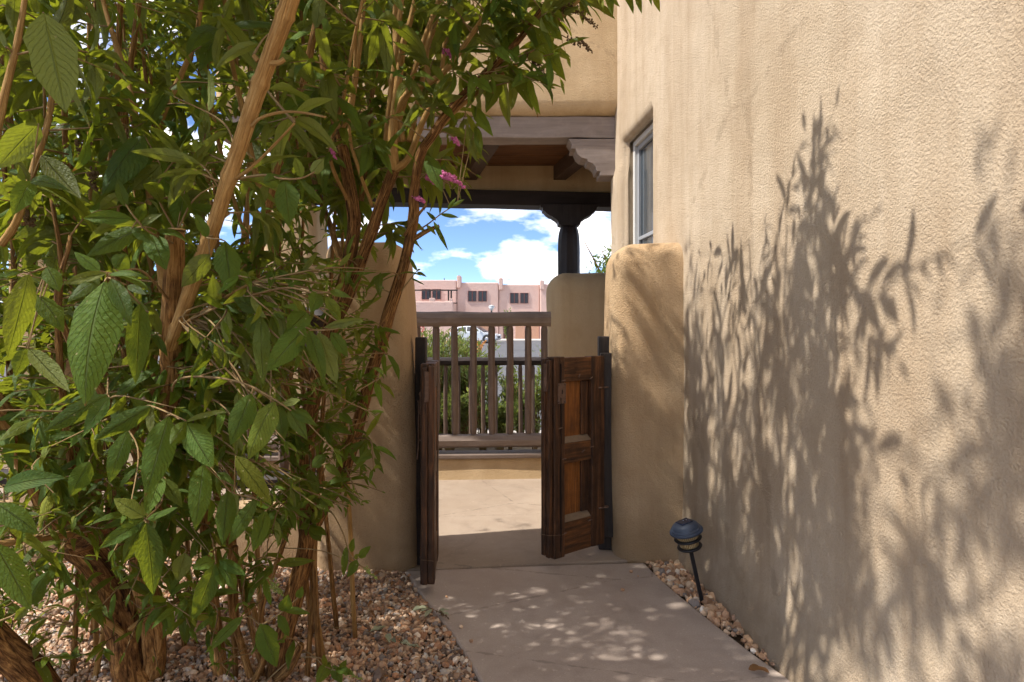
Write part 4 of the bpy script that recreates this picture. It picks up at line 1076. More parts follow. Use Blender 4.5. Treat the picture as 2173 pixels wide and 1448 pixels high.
tree((2.28, 13.0, -0.3), 3.5, 0.95, 4200, 'green tree top showing right of the dark porch post', 70, ll=(.07, .13))
tree((-5.4, 8.8, -0.3), 4.2, 1.5, 7000, 'sunlit lime green tree seen through the bushes at far left', 71, ll=(.10, .17))
tree((-8.2, 12.5, -0.3), 5.0, 1.9, 6000, 'tall sunlit tree farther back at the left edge', 72, ll=(.12, .20))
tree((-3.7, 10.5, -0.3), 2.9, 1.1, 4500, 'small bright tree seen through the bushes left of the middle', 73, ll=(.10, .16))

# ================================================================== BUTTERFLY BUSHES
# stems are given as picture point + distance, so every stem stands at its own depth
SHRUBS = {}
for key, base, lab in (('A', (-1.36, 2.36, 0), 'large butterfly bush with a gnarled peeling trunk and big leaves at the left'),
                       ('B', (-0.82, 2.36, 0), 'butterfly bush with twin ridged stems and pink flower spikes nearest the gate'),
                       ('C', (-2.05, 2.05, 0), 'butterfly bush at the left edge with a thick leaning limb')):
    r_ = empty('butterfly_bush', base); tag(r_, lab, 'shrub', 'butterfly bushes beside the path'); SHRUBS[key] = r_
CP = []      # sample points on all stems: (vector, shrub key, radius)
def stem(key, pts, r0, r1, mat, n=10, flute=0.0, name='stem', seed=0.0, wob=0.006, per=7, attach=True, nodes=()):
    pts = [p if isinstance(p, Vector) else P(*p) for p in pts]
    c = catmull(pts, per)
    if wob: c = [p + Vector((mnoise.noise(p * 5 + Vector((seed, 1, 2))), mnoise.noise(p * 5 + Vector((9, seed, 2))), 0)) * wob for p in c]
    if flute:   # finer steps for ridged bark
        d = []
        for p, q in zip(c, c[1:]): d += [p, p.lerp(q, .33), p.lerp(q, .67)]
        c = d + [c[-1]]
    t = Tubes()
    m = len(c)
    radii = []
    for i in range(m):
        f = i / (m - 1); r = r0 + (r1 - r0) * f
        if not flute and (i % 9) == 4: r *= 1.13      # nodes
        for nf in nodes: r *= 1 + .2 * math.exp(-((f - nf) / .006) ** 2)
        radii.append(r)
    t.add(c, r0, r1, n, flute, seed, True, radii)
    o = t.build(name, mat, SHRUBS[key]); o.location = -Vector(SHRUBS[key].location)
    if attach:
        for i in range(0, m, 2 if flute else 1): CP.append((c[i], key, radii[i]))
    return c
# --- bush A
stem('A', [(285, 1470, 2.28), (268, 1400, 2.28), (262, 1330, 2.27), (240, 1255, 2.24), (205, 1195, 2.2), (160, 1150, 2.16)], .058, .046, BARK, 22, .30, 'trunk', 1.0)
stem('A', [(300, 1470, 2.32), (330, 1400, 2.3), (318, 1290, 2.22), (300, 1200, 2.1), (335, 1060, 1.95), (358, 930, 1.8), (362, 820, 1.68), (363, 690, 1.6), (368, 590, 1.56), (375, 490, 1.53)], .040, .021, BARK_STEM, 16, .16, 'trunk', 4.0)
stem('A', [(160, 1155, 2.16), (215, 1130, 2.10), (250, 1090, 2.05)], .035, .03, BARK, 14, .3, 'knot', 6.0)
stem('A', [(200, 1190, 2.2), (130, 1100, 2.12), (80, 1000, 2.0), (40, 930, 1.9), (-20, 850, 1.8), (-90, 740, 1.75), (-140, 560, 1.8), (-150, 300, 1.9)], .046, .022, BARK_STEM, 16, .2, 'trunk', 8.0)
stem('A', [(352, 770, 1.66), (374, 700, 1.57), (402, 620, 1.5), (455, 480, 1.42), (520, 270, 1.32), (570, 130, 1.26), (615, 0, 1.2), (660, -160, 1.16), (690, -290, 1.15)], .0165, .0150, CANE, 14, .08, 'cane', 11.0, 0.003, nodes=(.13, .30, .44, .58, .72))
stem('A', [(562, 132, 1.255), (590, 134, 1.25), (604, 126, 1.25)], .006, .0045, CANE, 8, 0, 'stub', 47, .001)
stem('A', [(548, 130, 1.262), (538, 118, 1.26)], .005, .004, CANE, 8, 0, 'stub', 48, .001)
stem('A', [(458, 470, 1.42), (484, 452, 1.41)], .006, .005, CANE, 8, 0, 'stub', 49, .001)
stem('A', [(470, 1450, 2.34), (455, 1330, 2.32), (445, 1200, 2.3), (430, 1000, 2.2), (455, 800, 2.15), (480, 640, 2.1), (545, 540, 2.1), (570, 430, 2.1), (621, 242, 2.1), (646, 155, 2.1), (670, 52, 2.1), (700, -120, 2.15), (720, -330, 2.2)], .026, .008, BARK_STEM, 10, .12, 'cane', 13.0)
CANES_A = [
    [(0, 520, 1.45), (38, 460, 1.45), (80, 330, 1.45), (104, 238, 1.47), (118, 120, 1.5), (150, -40, 1.55), (160, -280, 1.6)],
    [(-10, 320, 1.3), (15, 180, 1.3), (40, 60, 1.32), (70, -120, 1.35)],
    [(350, 620, 1.62), (328, 483, 1.66), (304, 311, 1.7), (290, 242, 1.72), (256, 124, 1.75), (221, 0, 1.78), (190, -160, 1.8), (170, -330, 1.85)],
    [(300, 420, 1.75), (345, 252, 1.75), (385, 160, 1.75), (420, 60, 1.75), (450, -150, 1.8)],
    [(559, 430, 2.0), (535, 345, 1.95), (514, 235, 1.9), (490, 120, 1.85), (476, 20, 1.85), (460, -160, 1.9)],
    [(330, 1000, 2.0), (255, 860, 2.0), (180, 700, 2.05), (160, 500, 2.1), (150, 330, 2.15), (190, 150, 2.2), (215, -100, 2.3), (235, -330, 2.4)],
    [(320, 1050, 2.1), (230, 800, 2.3), (215, 560, 2.4), (240, 300, 2.5), (300, 60, 2.6), (320, -200, 2.7)],
    [(445, 1150, 2.3), (400, 900, 2.4), (420, 600, 2.5), (440, 350, 2.6), (430, 100, 2.6), (450, -150, 2.7)],
    [(430, 1050, 2.25), (500, 800, 2.5), (510, 560, 2.6), (540, 300, 2.7), (560, 50, 2.7), (560, -200, 2.8)],
    [(180, 1160, 2.16), (140, 900, 1.75), (125, 700, 1.62), (130, 560, 1.6), (110, 420, 1.6)],
    [(60, 1000, 2.0), (20, 760, 2.1), (30, 560, 2.1), (10, 330, 2.15), (25, 100, 2.2), (0, -150, 2.3)],
    [(240, 880, 1.62), (128, 660, 1.5), (150, 500, 1.5)]]
for i, cpts in enumerate(CANES_A):
    stem('A', cpts, .0085 if i in (0, 1) else .0105, .0042, CANE if i in (0, 1, 2, 3, 4) else BARK_STEM, 8, 0.0, 'cane', 20 + i)
# lower cut canes
stem('A', [(-30, 1160, 1.7), (60, 1145, 1.78), (130, 1136, 1.9), (205, 1128, 2.05)], .0085, .011, CANE, 8, 0, 'cane', 40, .002)
stem('A', [(262, 1345, 2.2), (225, 1318, 2.16), (182, 1292, 2.1)], .010, .0085, CANE, 8, 0, 'cane', 41, .002)
stem('A', [(275, 1335, 2.2), (325, 1300, 2.15), (385, 1272, 2.1)], .008, .0055, CANE, 8, 0, 'cane', 42, .002)
stem('A', [(470, 640, 1.7), (390, 690, 1.62), (370, 720, 1.6)], .006, .006, CANE, 8, 0, 'cane', 43, .002)
stem('A', [(535, 268, 1.3), (555, 250, 1.28), (600, 238, 1.27), (645, 240, 1.26), (692, 249, 1.25)], .0035, .002, CANE, 7, 0, 'cane', 44, .001)
stem('A', [(500, 380, 1.36), (545, 345, 1.36), (590, 300, 1.37), (625, 262, 1.38)], .003, .0025, CANE, 7, 0, 'cane', 45, .001)
stem('A', [(388, 690, 1.52), (440, 655, 1.5), (490, 625, 1.48), (535, 600, 1.47)], .004, .003, CANE, 7, 0, 'cane', 46, .001)
# --- bush B
stem('B', [(575, 1465, 2.34), (598, 1380, 2.34), (622, 1280, 2.33), (652, 1160, 2.32), (648, 1050, 2.3), (652, 950, 2.28), (665, 830, 2.25), (700, 700, 2.22), (735, 590, 2.2), (752, 500, 2.18), (748, 432, 2.16), (730, 340, 2.14), (717, 276, 2.12)], .034, .018, BARK, 18, .28, 'trunk', 3.0)
stem('B', [(655, 1130, 2.31), (690, 1065, 2.28), (722, 1025, 2.25), (746, 945, 2.22), (778, 835, 2.2), (815, 703, 2.16), (847, 598, 2.13), (868, 510, 2.1), (876, 450, 2.08), (876, 414, 2.06), (893, 328, 2.03), (921, 283, 2.0), (949, 242, 1.98), (1000, 185, 1.95), (1059, 128, 1.92), (1120, 60, 1.9), (1190, -40, 1.9), (1250, -160, 1.9)], .025, .006, BARK, 16, .24, 'trunk', 5.0)
stem('B', [(690, 720, 2.24), (740, 620, 2.2), (786, 497, 2.16), (807, 432, 2.13), (838, 362, 2.1)], .021, .018, BARK, 16, .26, 'trunk', 7.0)
B_UP = [
    ([(717, 276, 2.12), (700, 215, 2.1), (690, 160, 2.1), (680, 60, 2.1), (672, -80, 2.12), (660, -300, 2.2)], .016, BARK_STEM),
    ([(717, 276, 2.12), (738, 240, 2.1), (752, 190, 2.1), (765, 80, 2.1), (775, -80, 2.1), (790, -280, 2.15)], .015, CANE),
    ([(838, 362, 2.1), (835, 293, 2.08), (842, 207, 2.05), (848, 138, 2.03), (856, 86, 2.0), (876, 28, 2.0), (900, -100, 2.0), (920, -300, 2.0)], .017, CANE),
    ([(838, 362, 2.1), (868, 335, 2.1), (895, 262, 2.1), (930, 180, 2.1), (945, 60, 2.1), (960, -100, 2.1)], .013, CANE),
    ([(838, 240, 2.06), (870, 195, 2.0), (911, 175, 1.97), (945, 148, 1.95), (990, 90, 1.92), (1032, 28, 1.9), (1080, -60, 1.88), (1150, -210, 1.86)], .012, CANE),
    ([(911, 175, 1.97), (905, 110, 1.98), (930, 20, 2.0), (950, -140, 2.0)], .009, CANE),
    ([(893, 328, 2.03), (950, 255, 2.0), (1010, 200, 1.98), (1062, 160, 1.97), (1130, 110, 1.95), (1200, 30, 1.95), (1300, -70, 1.95)], .007, CANE),
    ([(735, 590, 2.2), (700, 480, 2.3), (660, 350, 2.4), (650, 200, 2.45), (640, 20, 2.5), (640, -200, 2.6)], .012, BARK_STEM),
    ([(752, 500, 2.18), (770, 400, 2.3), (780, 280, 2.4), (800, 120, 2.5), (815, -100, 2.6), (830, -300, 2.7)], .012, BARK_STEM),
    ([(665, 830, 2.25), (610, 700, 2.35), (590, 560, 2.45), (600, 380, 2.55), (590, 160, 2.6), (600, -100, 2.7)], .013, BARK_STEM),
    ([(652, 950, 2.28), (600, 800, 2.1), (560, 640, 2.0), (530, 480, 1.95)], .010, BARK_STEM),
    ([(737, 425, 2.15), (700, 330, 2.0), (728, 210, 1.9), (745, 120, 1.85), (770, 0, 1.8), (790, -140, 1.8)], .006, CANE),
    ([(790, 440, 2.14), (760, 360, 2.05), (740, 280, 2.0), (755, 150, 2.0), (760, 40, 1.95)], .006, CANE)]
for i, (c_, r_, m_) in enumerate(B_UP): stem('B', c_, r_, .0042, m_, 9, .06 if r_ > .014 else 0.0, 'cane', 60 + i)
for i, (c_, r0, r1) in enumerate([([(540, 1460, 2.33), (515, 1380, 2.3), (490, 1280, 2.26), (500, 1160, 2.2)], .014, .010), ([(530, 1465, 2.3), (560, 1390, 2.26), (555, 1300, 2.2), (590, 1180, 2.2), (640, 1050, 2.15)], .012, .008), ([(560, 1462, 2.36), (610, 1420, 2.25), (640, 1370, 2.15)], .018, .013), ([(870, 512, 2.1), (905, 490, 2.09), (930, 480, 2.08)], .009, .006)]):
    stem('B', c_, r0, r1, BARK_STEM, 9, .1, 'cane', 90 + i)
stem('B', [(858, 500, 2.08), (885, 460, 2.05), (905, 435, 2.03)], .005, .004, BARK_STEM, 7, 0, 'cane', 96, .001)
# --- bush C at the left edge
stem('C', [(120, 1500, 2.0), (60, 1425, 1.95), (-20, 1350, 1.9), (-110, 1220, 1.85), (-190, 1000, 1.85), (-230, 700, 1.9)], .05, .03, BARK, 18, .22, 'trunk', 12.0)
for i, (x0, x1, d0, d1) in enumerate([(-110, -60, 1.85, 1.9), (-150, -20, 1.85, 2.2), (-190, -160, 1.85, 1.7), (-210, -120, 1.9, 2.5), (-220, -250, 1.9, 2.2)]):
    stem('C', [(x0, 1200 - i * 60, d0), ((x0 + x1) / 2 - 20, 800, (d0 + d1) / 2), (x1, 400, d1), (x1 + 30, 0, d1 + .1), (x1 + 60, -300, d1 + .2)], .015, .005, BARK_STEM, 8, 0, 'cane', 110 + i)
for i, (x, y, h) in enumerate([(-1.4, 1.0, 3.4), (-1.0, 1.25, 3.5), (-.6, 1.1, 3.2), (-.9, .85, 3.0)]):   # canes arching over towards the viewer, added to carry the near shading crown
    q0 = P(200 + 60 * i, 1100, 2.1); tp = Vector((x, y, h))
    stem('A', [q0, Vector((q0.x * .8 + x * .2 - .25, 2.15, 1.6)), Vector((q0.x * .4 + x * .6 - .1, 1.75, 2.7)), tp], .012, .005, BARK_STEM, 8, 0, 'cane', 170 + i)
for i, (x, y, h) in enumerate([(-.05, 2.05, 2.95), (.15, 2.2, 2.75), (-.25, 2.4, 3.1), (-.5, 2.1, 3.3), (.05, 2.5, 2.85)]):  # tall canes set to shape the top of the wall shadow
    q0 = P(820 + 12 * i, 300, 2.1)
    stem('B', [q0, q0.lerp(Vector((x, y, h)), .5) + Vector((-.08, 0, .1)), Vector((x, y, h))], .010, .004, CANE, 8, 0, 'cane', 180 + i)
# extra upright canes inside the bushes
gq = np.random.default_rng(77)
for i in range(20):
    key = 'A' if i % 2 else 'B'
    bx = gq.uniform(-1.7, -1.1) if key == 'A' else gq.uniform(-1.05, -.6)
    tx = bx + gq.normal(-.1, .45); ty = gq.uniform(2.0, 3.1); h = gq.uniform(2.6, 3.5)
    b0 = Vector((bx, gq.uniform(2.3, 2.75), 0.0))
    stem(key, [b0, b0.lerp(Vector((tx, ty, h)), .35) + Vector(gq.normal(0, .05, 3)), b0.lerp(Vector((tx, ty, h)), .7) + Vector(gq.normal(0, .05, 3)), Vector((tx, ty, h))], .010, .004, BARK_STEM if i % 3 else CANE, 7, 0, 'cane', 130 + i)

CPA = np.array([tuple(c[0]) for c in CP]); CPK = [c[1] for c in CP]
TW = {k: Tubes() for k in SHRUBS}
LV = {k: dict(b=[], t=[], n=[], L=[], W=[], dr=[], fo=[], wa=[], tw=[], pri=[], rn=[]) for k in SHRUBS}
def add_leaf(key, b, t, n, L, W, dr, fo, wa, tw, rn=None, pri=0.0):
    d = LV[key]
    for k, v in zip(('b', 't', 'n', 'L', 'W', 'dr', 'fo', 'wa', 'tw', 'pri', 'rn'), (tuple(b), tuple(t), tuple(n), L, W, dr, fo, wa, tw, pri, rn)): d[k].append(v)

# right-hand outline of the bushes in the picture: nothing grows past it
OUT = [(-400, 1500), (-40, 1440), (0, 1395), (30, 1290), (100, 1228), (170, 1200), (235, 1135), (300, 1050), (350, 1010), (420, 985), (450, 930), (520, 868), (700, 842), (900, 832), (1030, 822), (1090, 735), (1190, 690), (1290, 650), (1448, 635), (1700, 620)]
OY = np.array([o[0] for o in OUT]); OX = np.array([o[1] for o in OUT])
def inside(p, slack=0):
    x, y = proj(p); return x < np.interp(y, OY, OX) + slack and p[0] < 0.62
DOWN = Vector((0, 0, -1))
gs = np.random.default_rng(101)
def nearest(p, up_pen=1.6):
    d = CPA - np.array(tuple(p)); dz = np.maximum(d[:, 2], 0)
    k = np.argmin((d ** 2).sum(1) + up_pen * dz ** 2 + 0.02 * (d[:, 2] > 0)); return k
def shoot(tip, L0, n_nodes, g, leafy=0.65, droop=(0.3, 1.2), big=1.0, maxlen=0.75, tipup=0.5):
    k = nearest(tip); key = CPK[k]; base = Vector(CPA[k])
    d = tip - base
    if d.length > maxlen: base_len = d.length
    if d.length < 0.03: return
    mid = base.lerp(tip, .5) + Vector((g.normal(0, .03), g.normal(0, .03), (.12 * d.length) * tipup))
    c = catmull([base, mid, tip], 5)
    r = 0.0022 + 0.0025 * min(1, d.length)
    if not (inside(tip, 30) and inside(mid, 30)): return
    TW[key].add(c, r, .0012, 4, cap=False)
    m = len(c)
    az = g.uniform(0, 6.28)
    for j in range(n_nodes):
        f = 1 - leafy * (j / max(1, n_nodes - 1)) if n_nodes > 1 else 1.0
        i = min(int(f * (m - 1)), m - 2); p = c[i].lerp(c[i + 1], f * (m - 1) - i)
        t = (c[i + 1] - c[i]).normalized()
        a = t.cross(Vector((0.3, 0.9, 0.1))).normalized(); b = t.cross(a)
        size = L0 * (0.42 + .58 * min(1, j / 2.2)) * g.uniform(.8, 1.2) * big
        for s in (0, 1):
            if g.random() < .10: continue
            th = az + j * 1.57 + s * math.pi + g.normal(0, .25)
            rad = a * math.cos(th) + b * math.sin(th)
            op = g.uniform(.5, 1.25) if j else g.uniform(.25, .6)
            d_ = t * math.cos(op) + rad * math.sin(op) + DOWN * g.uniform(.0, .55) * min(1, j)
            d_.normalize()
            nn = Vector((0, 0, 1)) * .9 + t * .6 - rad * .15 + Vector(g.normal(0, .22, 3))
            if abs(d_.z) > .9: nn = rad + Vector(g.normal(0, .3, 3))
            if not inside(p + d_ * size * .8, 22): continue
            if p.y < 1.62:     # keep the long pruned cane clear of leaves
                qx, qy = proj(p + d_ * size * .5)
                if abs(qx - (380 + (690 - qy) * .34)) < 62 and qy < 700: continue
            add_leaf(key, p + rad * r, d_, nn, size, size * g.uniform(.20, .28), g.uniform(*droop), g.uniform(.05, .6) * (1 if g.random() > .3 else -1), g.uniform(.05, .28), g.normal(0, .5))
        if j == 0:   # little pair at the growing tip
            for s in (0, 1):
                rad = a * math.cos(az + 1.57 + s * math.pi) + b * math.sin(az + 1.57 + s * math.pi)
                add_leaf(key, p, (t + rad * .35).normalized(), rad * -1 + Vector((0, 0, .3)), size * .55, size * .15, -.3, .5, .03, 0.1)
def fill(x0, x1, y0, y1, d0, d1, count, L0, nodes, g, gate=None, **k):
    for q in range(count):
        px, py, Y = g.uniform(x0, x1), g.uniform(y0, y1), g.uniform(d0, d1)
        if gate and not gate(px, py): continue
        shoot(P(px, py, Y), L0 * g.uniform(.75, 1.2), int(g.integers(nodes[0], nodes[1] + 1)), g, **k)
# upper crown
fill(-120, 640, -150, 540, 1.6, 3.0, 215, .14, (3, 5), gs, droop=(.3, 1.5))
fill(620, 880, -150, 540, 2.2, 3.0, 80, .15, (3, 5), gs, droop=(.3, 1.5))
fill(-120, 600, -120, 500, 1.35, 1.8, 66, .13, (3, 5), gs, droop=(.3, 1.5))
fill(640, 1010, -120, 400, 2.12, 2.6, 80, .14, (3, 5), gs)
fill(640, 1010, -120, 330, 1.75, 2.0, 22, .14, (3, 4), gs)
fill(1000, 1180, -150, 200, 1.75, 2.1, 46, .135, (3, 4), gs)
fill(1120, 1420, -230, 60, 1.8, 2.1, 34, .13, (3, 4), gs)
# middle and lower growth
fill(-120, 560, 520, 1000, 1.6, 2.6, 150, .125, (3, 5), gs)
fill(-60, 560, 560, 1150, 1.4, 1.8, 46, .105, (2, 4), gs, droop=(.4, 1.4))
fill(540, 800, 540, 1000, 2.0, 2.5, 60, .085, (2, 4), gs)
fill(600, 830, 700, 1120, 1.9, 2.3, 26, .065, (2, 4), gs, droop=(.2, .8))
fill(-120, 580, 960, 1300, 1.7, 2.5, 105, .105, (2, 4), gs)
fill(-100, 520, 1250, 1440, 1.8, 2.3, 24, .085, (2, 3), gs)
fill(-60, 640, 580, 1180, 1.55, 2.3, 120, .10, (3, 5), gs, droop=(.4, 1.4))
fill(480, 800, 560, 1080, 1.5, 2.1, 70, .085, (3, 5), gs, droop=(.3, 1.2))
fill(380, 720, 560, 1000, 1.3, 1.6, 34, .085, (3, 4), gs, droop=(.3, 1.2))
fill(-60, 600, 1000, 1400, 1.65, 2.35, 60, .095, (3, 5), gs, droop=(.4, 1.4))
fill(-60, 760, 520, 1100, 2.3, 2.9, 120, .085, (3, 5), gs)
zmax = lambda x, y: min(3.7, 2.62 + .8 * (.3 - x)) + .45 * math.exp(-((y - 2.0) / .25) ** 2) - .5 * math.exp(-((y - 1.42) / .12) ** 2)  # crown height shaped to outline the bush shadow on the wall
# crown above the picture and towards the left, where it shades path and wall
for q in range(520):
    tp = Vector((gs.uniform(-2.3, 0.30), gs.uniform(1.2, 3.1), gs.uniform(2.35, 3.8)))
    if tp.z > zmax(tp.x, tp.y): continue
    shoot(tp, .14, int(gs.integers(3, 6)), gs, tipup=.8)
for q in range(120):  # shoots added to shade the front of the left pier
    tp = Vector((gs.uniform(-2.4, -1.1), gs.uniform(2.9, 3.32), gs.uniform(.9, 2.7)))
    shoot(tp, .12, int(gs.integers(3, 6)), gs)
for q in range(90):
    tp = Vector((gs.uniform(-1.7, -.55), gs.uniform(2.4, 2.95), gs.uniform(1.0, 2.7)))
    shoot(tp, .12, int(gs.integers(3, 6)), gs)
for q in range(80):      # shoots added over the wall to break up sun on the porch floor
    tp = Vector((gs.uniform(-1.8, -.6), gs.uniform(3.35, 3.95), gs.uniform(1.85, 3.2)))
    shoot(tp, .12, int(gs.integers(3, 6)), gs)
for q in range(150):      # far side of the crown, added to block sun over pier and path
    tp = Vector((gs.uniform(-2.3, -.75), gs.uniform(2.65, 3.3), gs.uniform(1.35, 3.3)))
    shoot(tp, .14, int(gs.integers(3, 6)), gs)
for q in range(90):  # high shoots added to shade the right pier
    tp = Vector((gs.uniform(-1.7, -.35), gs.uniform(2.85, 3.4), gs.uniform(2.2, 3.7)))
    shoot(tp, .14, int(gs.integers(3, 6)), gs)
for q in range(150):      # unseen crown nearer the viewer, added to shade the near wall
    tp = Vector((gs.uniform(-1.7, -.15), gs.uniform(.55, 1.25), gs.uniform(2.1, 3.7)))
    shoot(tp, .15, int(gs.integers(3, 6)), gs, tipup=.8)
for q in range(70):
    tp = Vector((gs.uniform(-3.3, -1.9), gs.uniform(1.5, 2.9), gs.uniform(.6, 3.0)))
    shoot(tp, .14, int(gs.integers(3, 5)), gs)

# --- leaves of the nearest sprigs, one by one: base, tip (picture points), width, distance, side shown (0 top, 1 underside)
SPRIGS = [('A', [(362, 640, 1.58), (300, 575, 1.3), (228, 590, 1.08)]), ('A', [(140, 590, 1.55), (100, 572, 1.25), (62, 580, 1.12)]),
          ('A', [(380, 690, 1.55), (480, 645, 1.42), (600, 612, 1.36), (665, 622, 1.34), (712, 618, 1.33)]), ('A', [(530, 632, 1.4), (555, 668, 1.37)]),
          ('B', [(700, 690, 2.2), (650, 660, 1.6), (612, 640, 1.4), (648, 694, 1.36), (700, 700, 1.34), (745, 690, 1.34)]),
          ('A', [(362, 850, 1.7), (375, 808, 1.5), (440, 800, 1.38), (520, 815, 1.32), (585, 850, 1.27), (618, 872, 1.27)]),
          ('A', [(300, 870, 1.8), (320, 862, 1.4), (395, 893, 1.27)]), ('A', [(230, 800, 1.62), (228, 838, 1.35)]), ('A', [(338, 1010, 1.9), (345, 1060, 1.6), (308, 1104, 1.42)]),
          ('A', [(345, 890, 1.8), (362, 880, 1.4), (380, 890, 1.32)]), ('A', [(430, 950, 2.2), (470, 1000, 1.7), (485, 1040, 1.5), (545, 1060, 1.5)]), ('B', [(650, 1040, 2.3), (600, 1060, 1.9), (562, 1085, 1.6)]),
          ('A', [(440, 1120, 2.3), (452, 1150, 1.8), (458, 1195, 1.6)]), ('B', [(560, 1380, 2.28), (530, 1310, 1.9), (555, 1325, 1.75), (600, 1297, 1.72), (640, 1262, 1.72)]),
          ('B', [(670, 1090, 2.3), (700, 1085, 2.1), (727, 1130, 2.0), (745, 1180, 1.98), (790, 1222, 1.97)]), ('B', [(655, 960, 2.28), (660, 1000, 2.0), (655, 996, 1.9), (690, 985, 1.88), (705, 975, 1.88)]),
          ('B', [(740, 960, 2.22), (700, 920, 2.1), (690, 900, 2.05), (720, 875, 2.03), (755, 850, 2.02)]), ('B', [(650, 1130, 2.32), (658, 1115, 2.2)]),
          ('A', [(95, 250, 1.5), (92, 100, 1.3), (92, 28, 1.12)]), ('A', [(50, 430, 1.5), (60, 400, 1.35), (66, 384, 1.3)]), ('A', [(375, 520, 1.55), (330, 500, 1.4), (300, 478, 1.36), (268, 435, 1.36), (258, 395, 1.36)]),
          ('A', [(500, 380, 1.37), (560, 372, 1.34), (600, 380, 1.32), (640, 378, 1.32), (668, 365, 1.32)]), ('A', [(455, 500, 1.44), (440, 505, 1.35), (470, 508, 1.33)]), ('A', [(300, 300, 1.7), (306, 288, 1.5)]),
          ('A', [(-30, 1060, 1.6), (0, 1065, 1.4), (12, 1068, 1.35)]), ('A', [(-40, 1010, 1.6), (8, 1036, 1.4)]), ('C', [(-60, 1180, 1.8), (-12, 1150, 1.4)]), ('C', [(-40, 1330, 1.85), (20, 1310, 1.6), (58, 1285, 1.45)]),
          ('A', [(200, 960, 1.8), (190, 978, 1.6)]), ('A', [(375, 1150, 2.2), (395, 1165, 1.8), (390, 1175, 1.75)]),
          ('B', [(868, 500, 2.1), (905, 478, 2.06), (935, 455, 2.03), (970, 432, 2.0)]), ('B', [(850, 620, 2.13), (865, 600, 2.1), (885, 575, 2.08)]),
          ('B', [(560, 1450, 2.3), (640, 1385, 2.2), (690, 1415, 2.15), (720, 1425, 2.1)])]
SPP = []
for key, pts in SPRIGS:
    c = catmull([P(*p) for p in pts], 8); TW[key].add(c, .0030, .0014, 6)
    for p in c[1:]: SPP.append((p, key))
SPA = np.array([tuple(s[0]) for s in SPP])
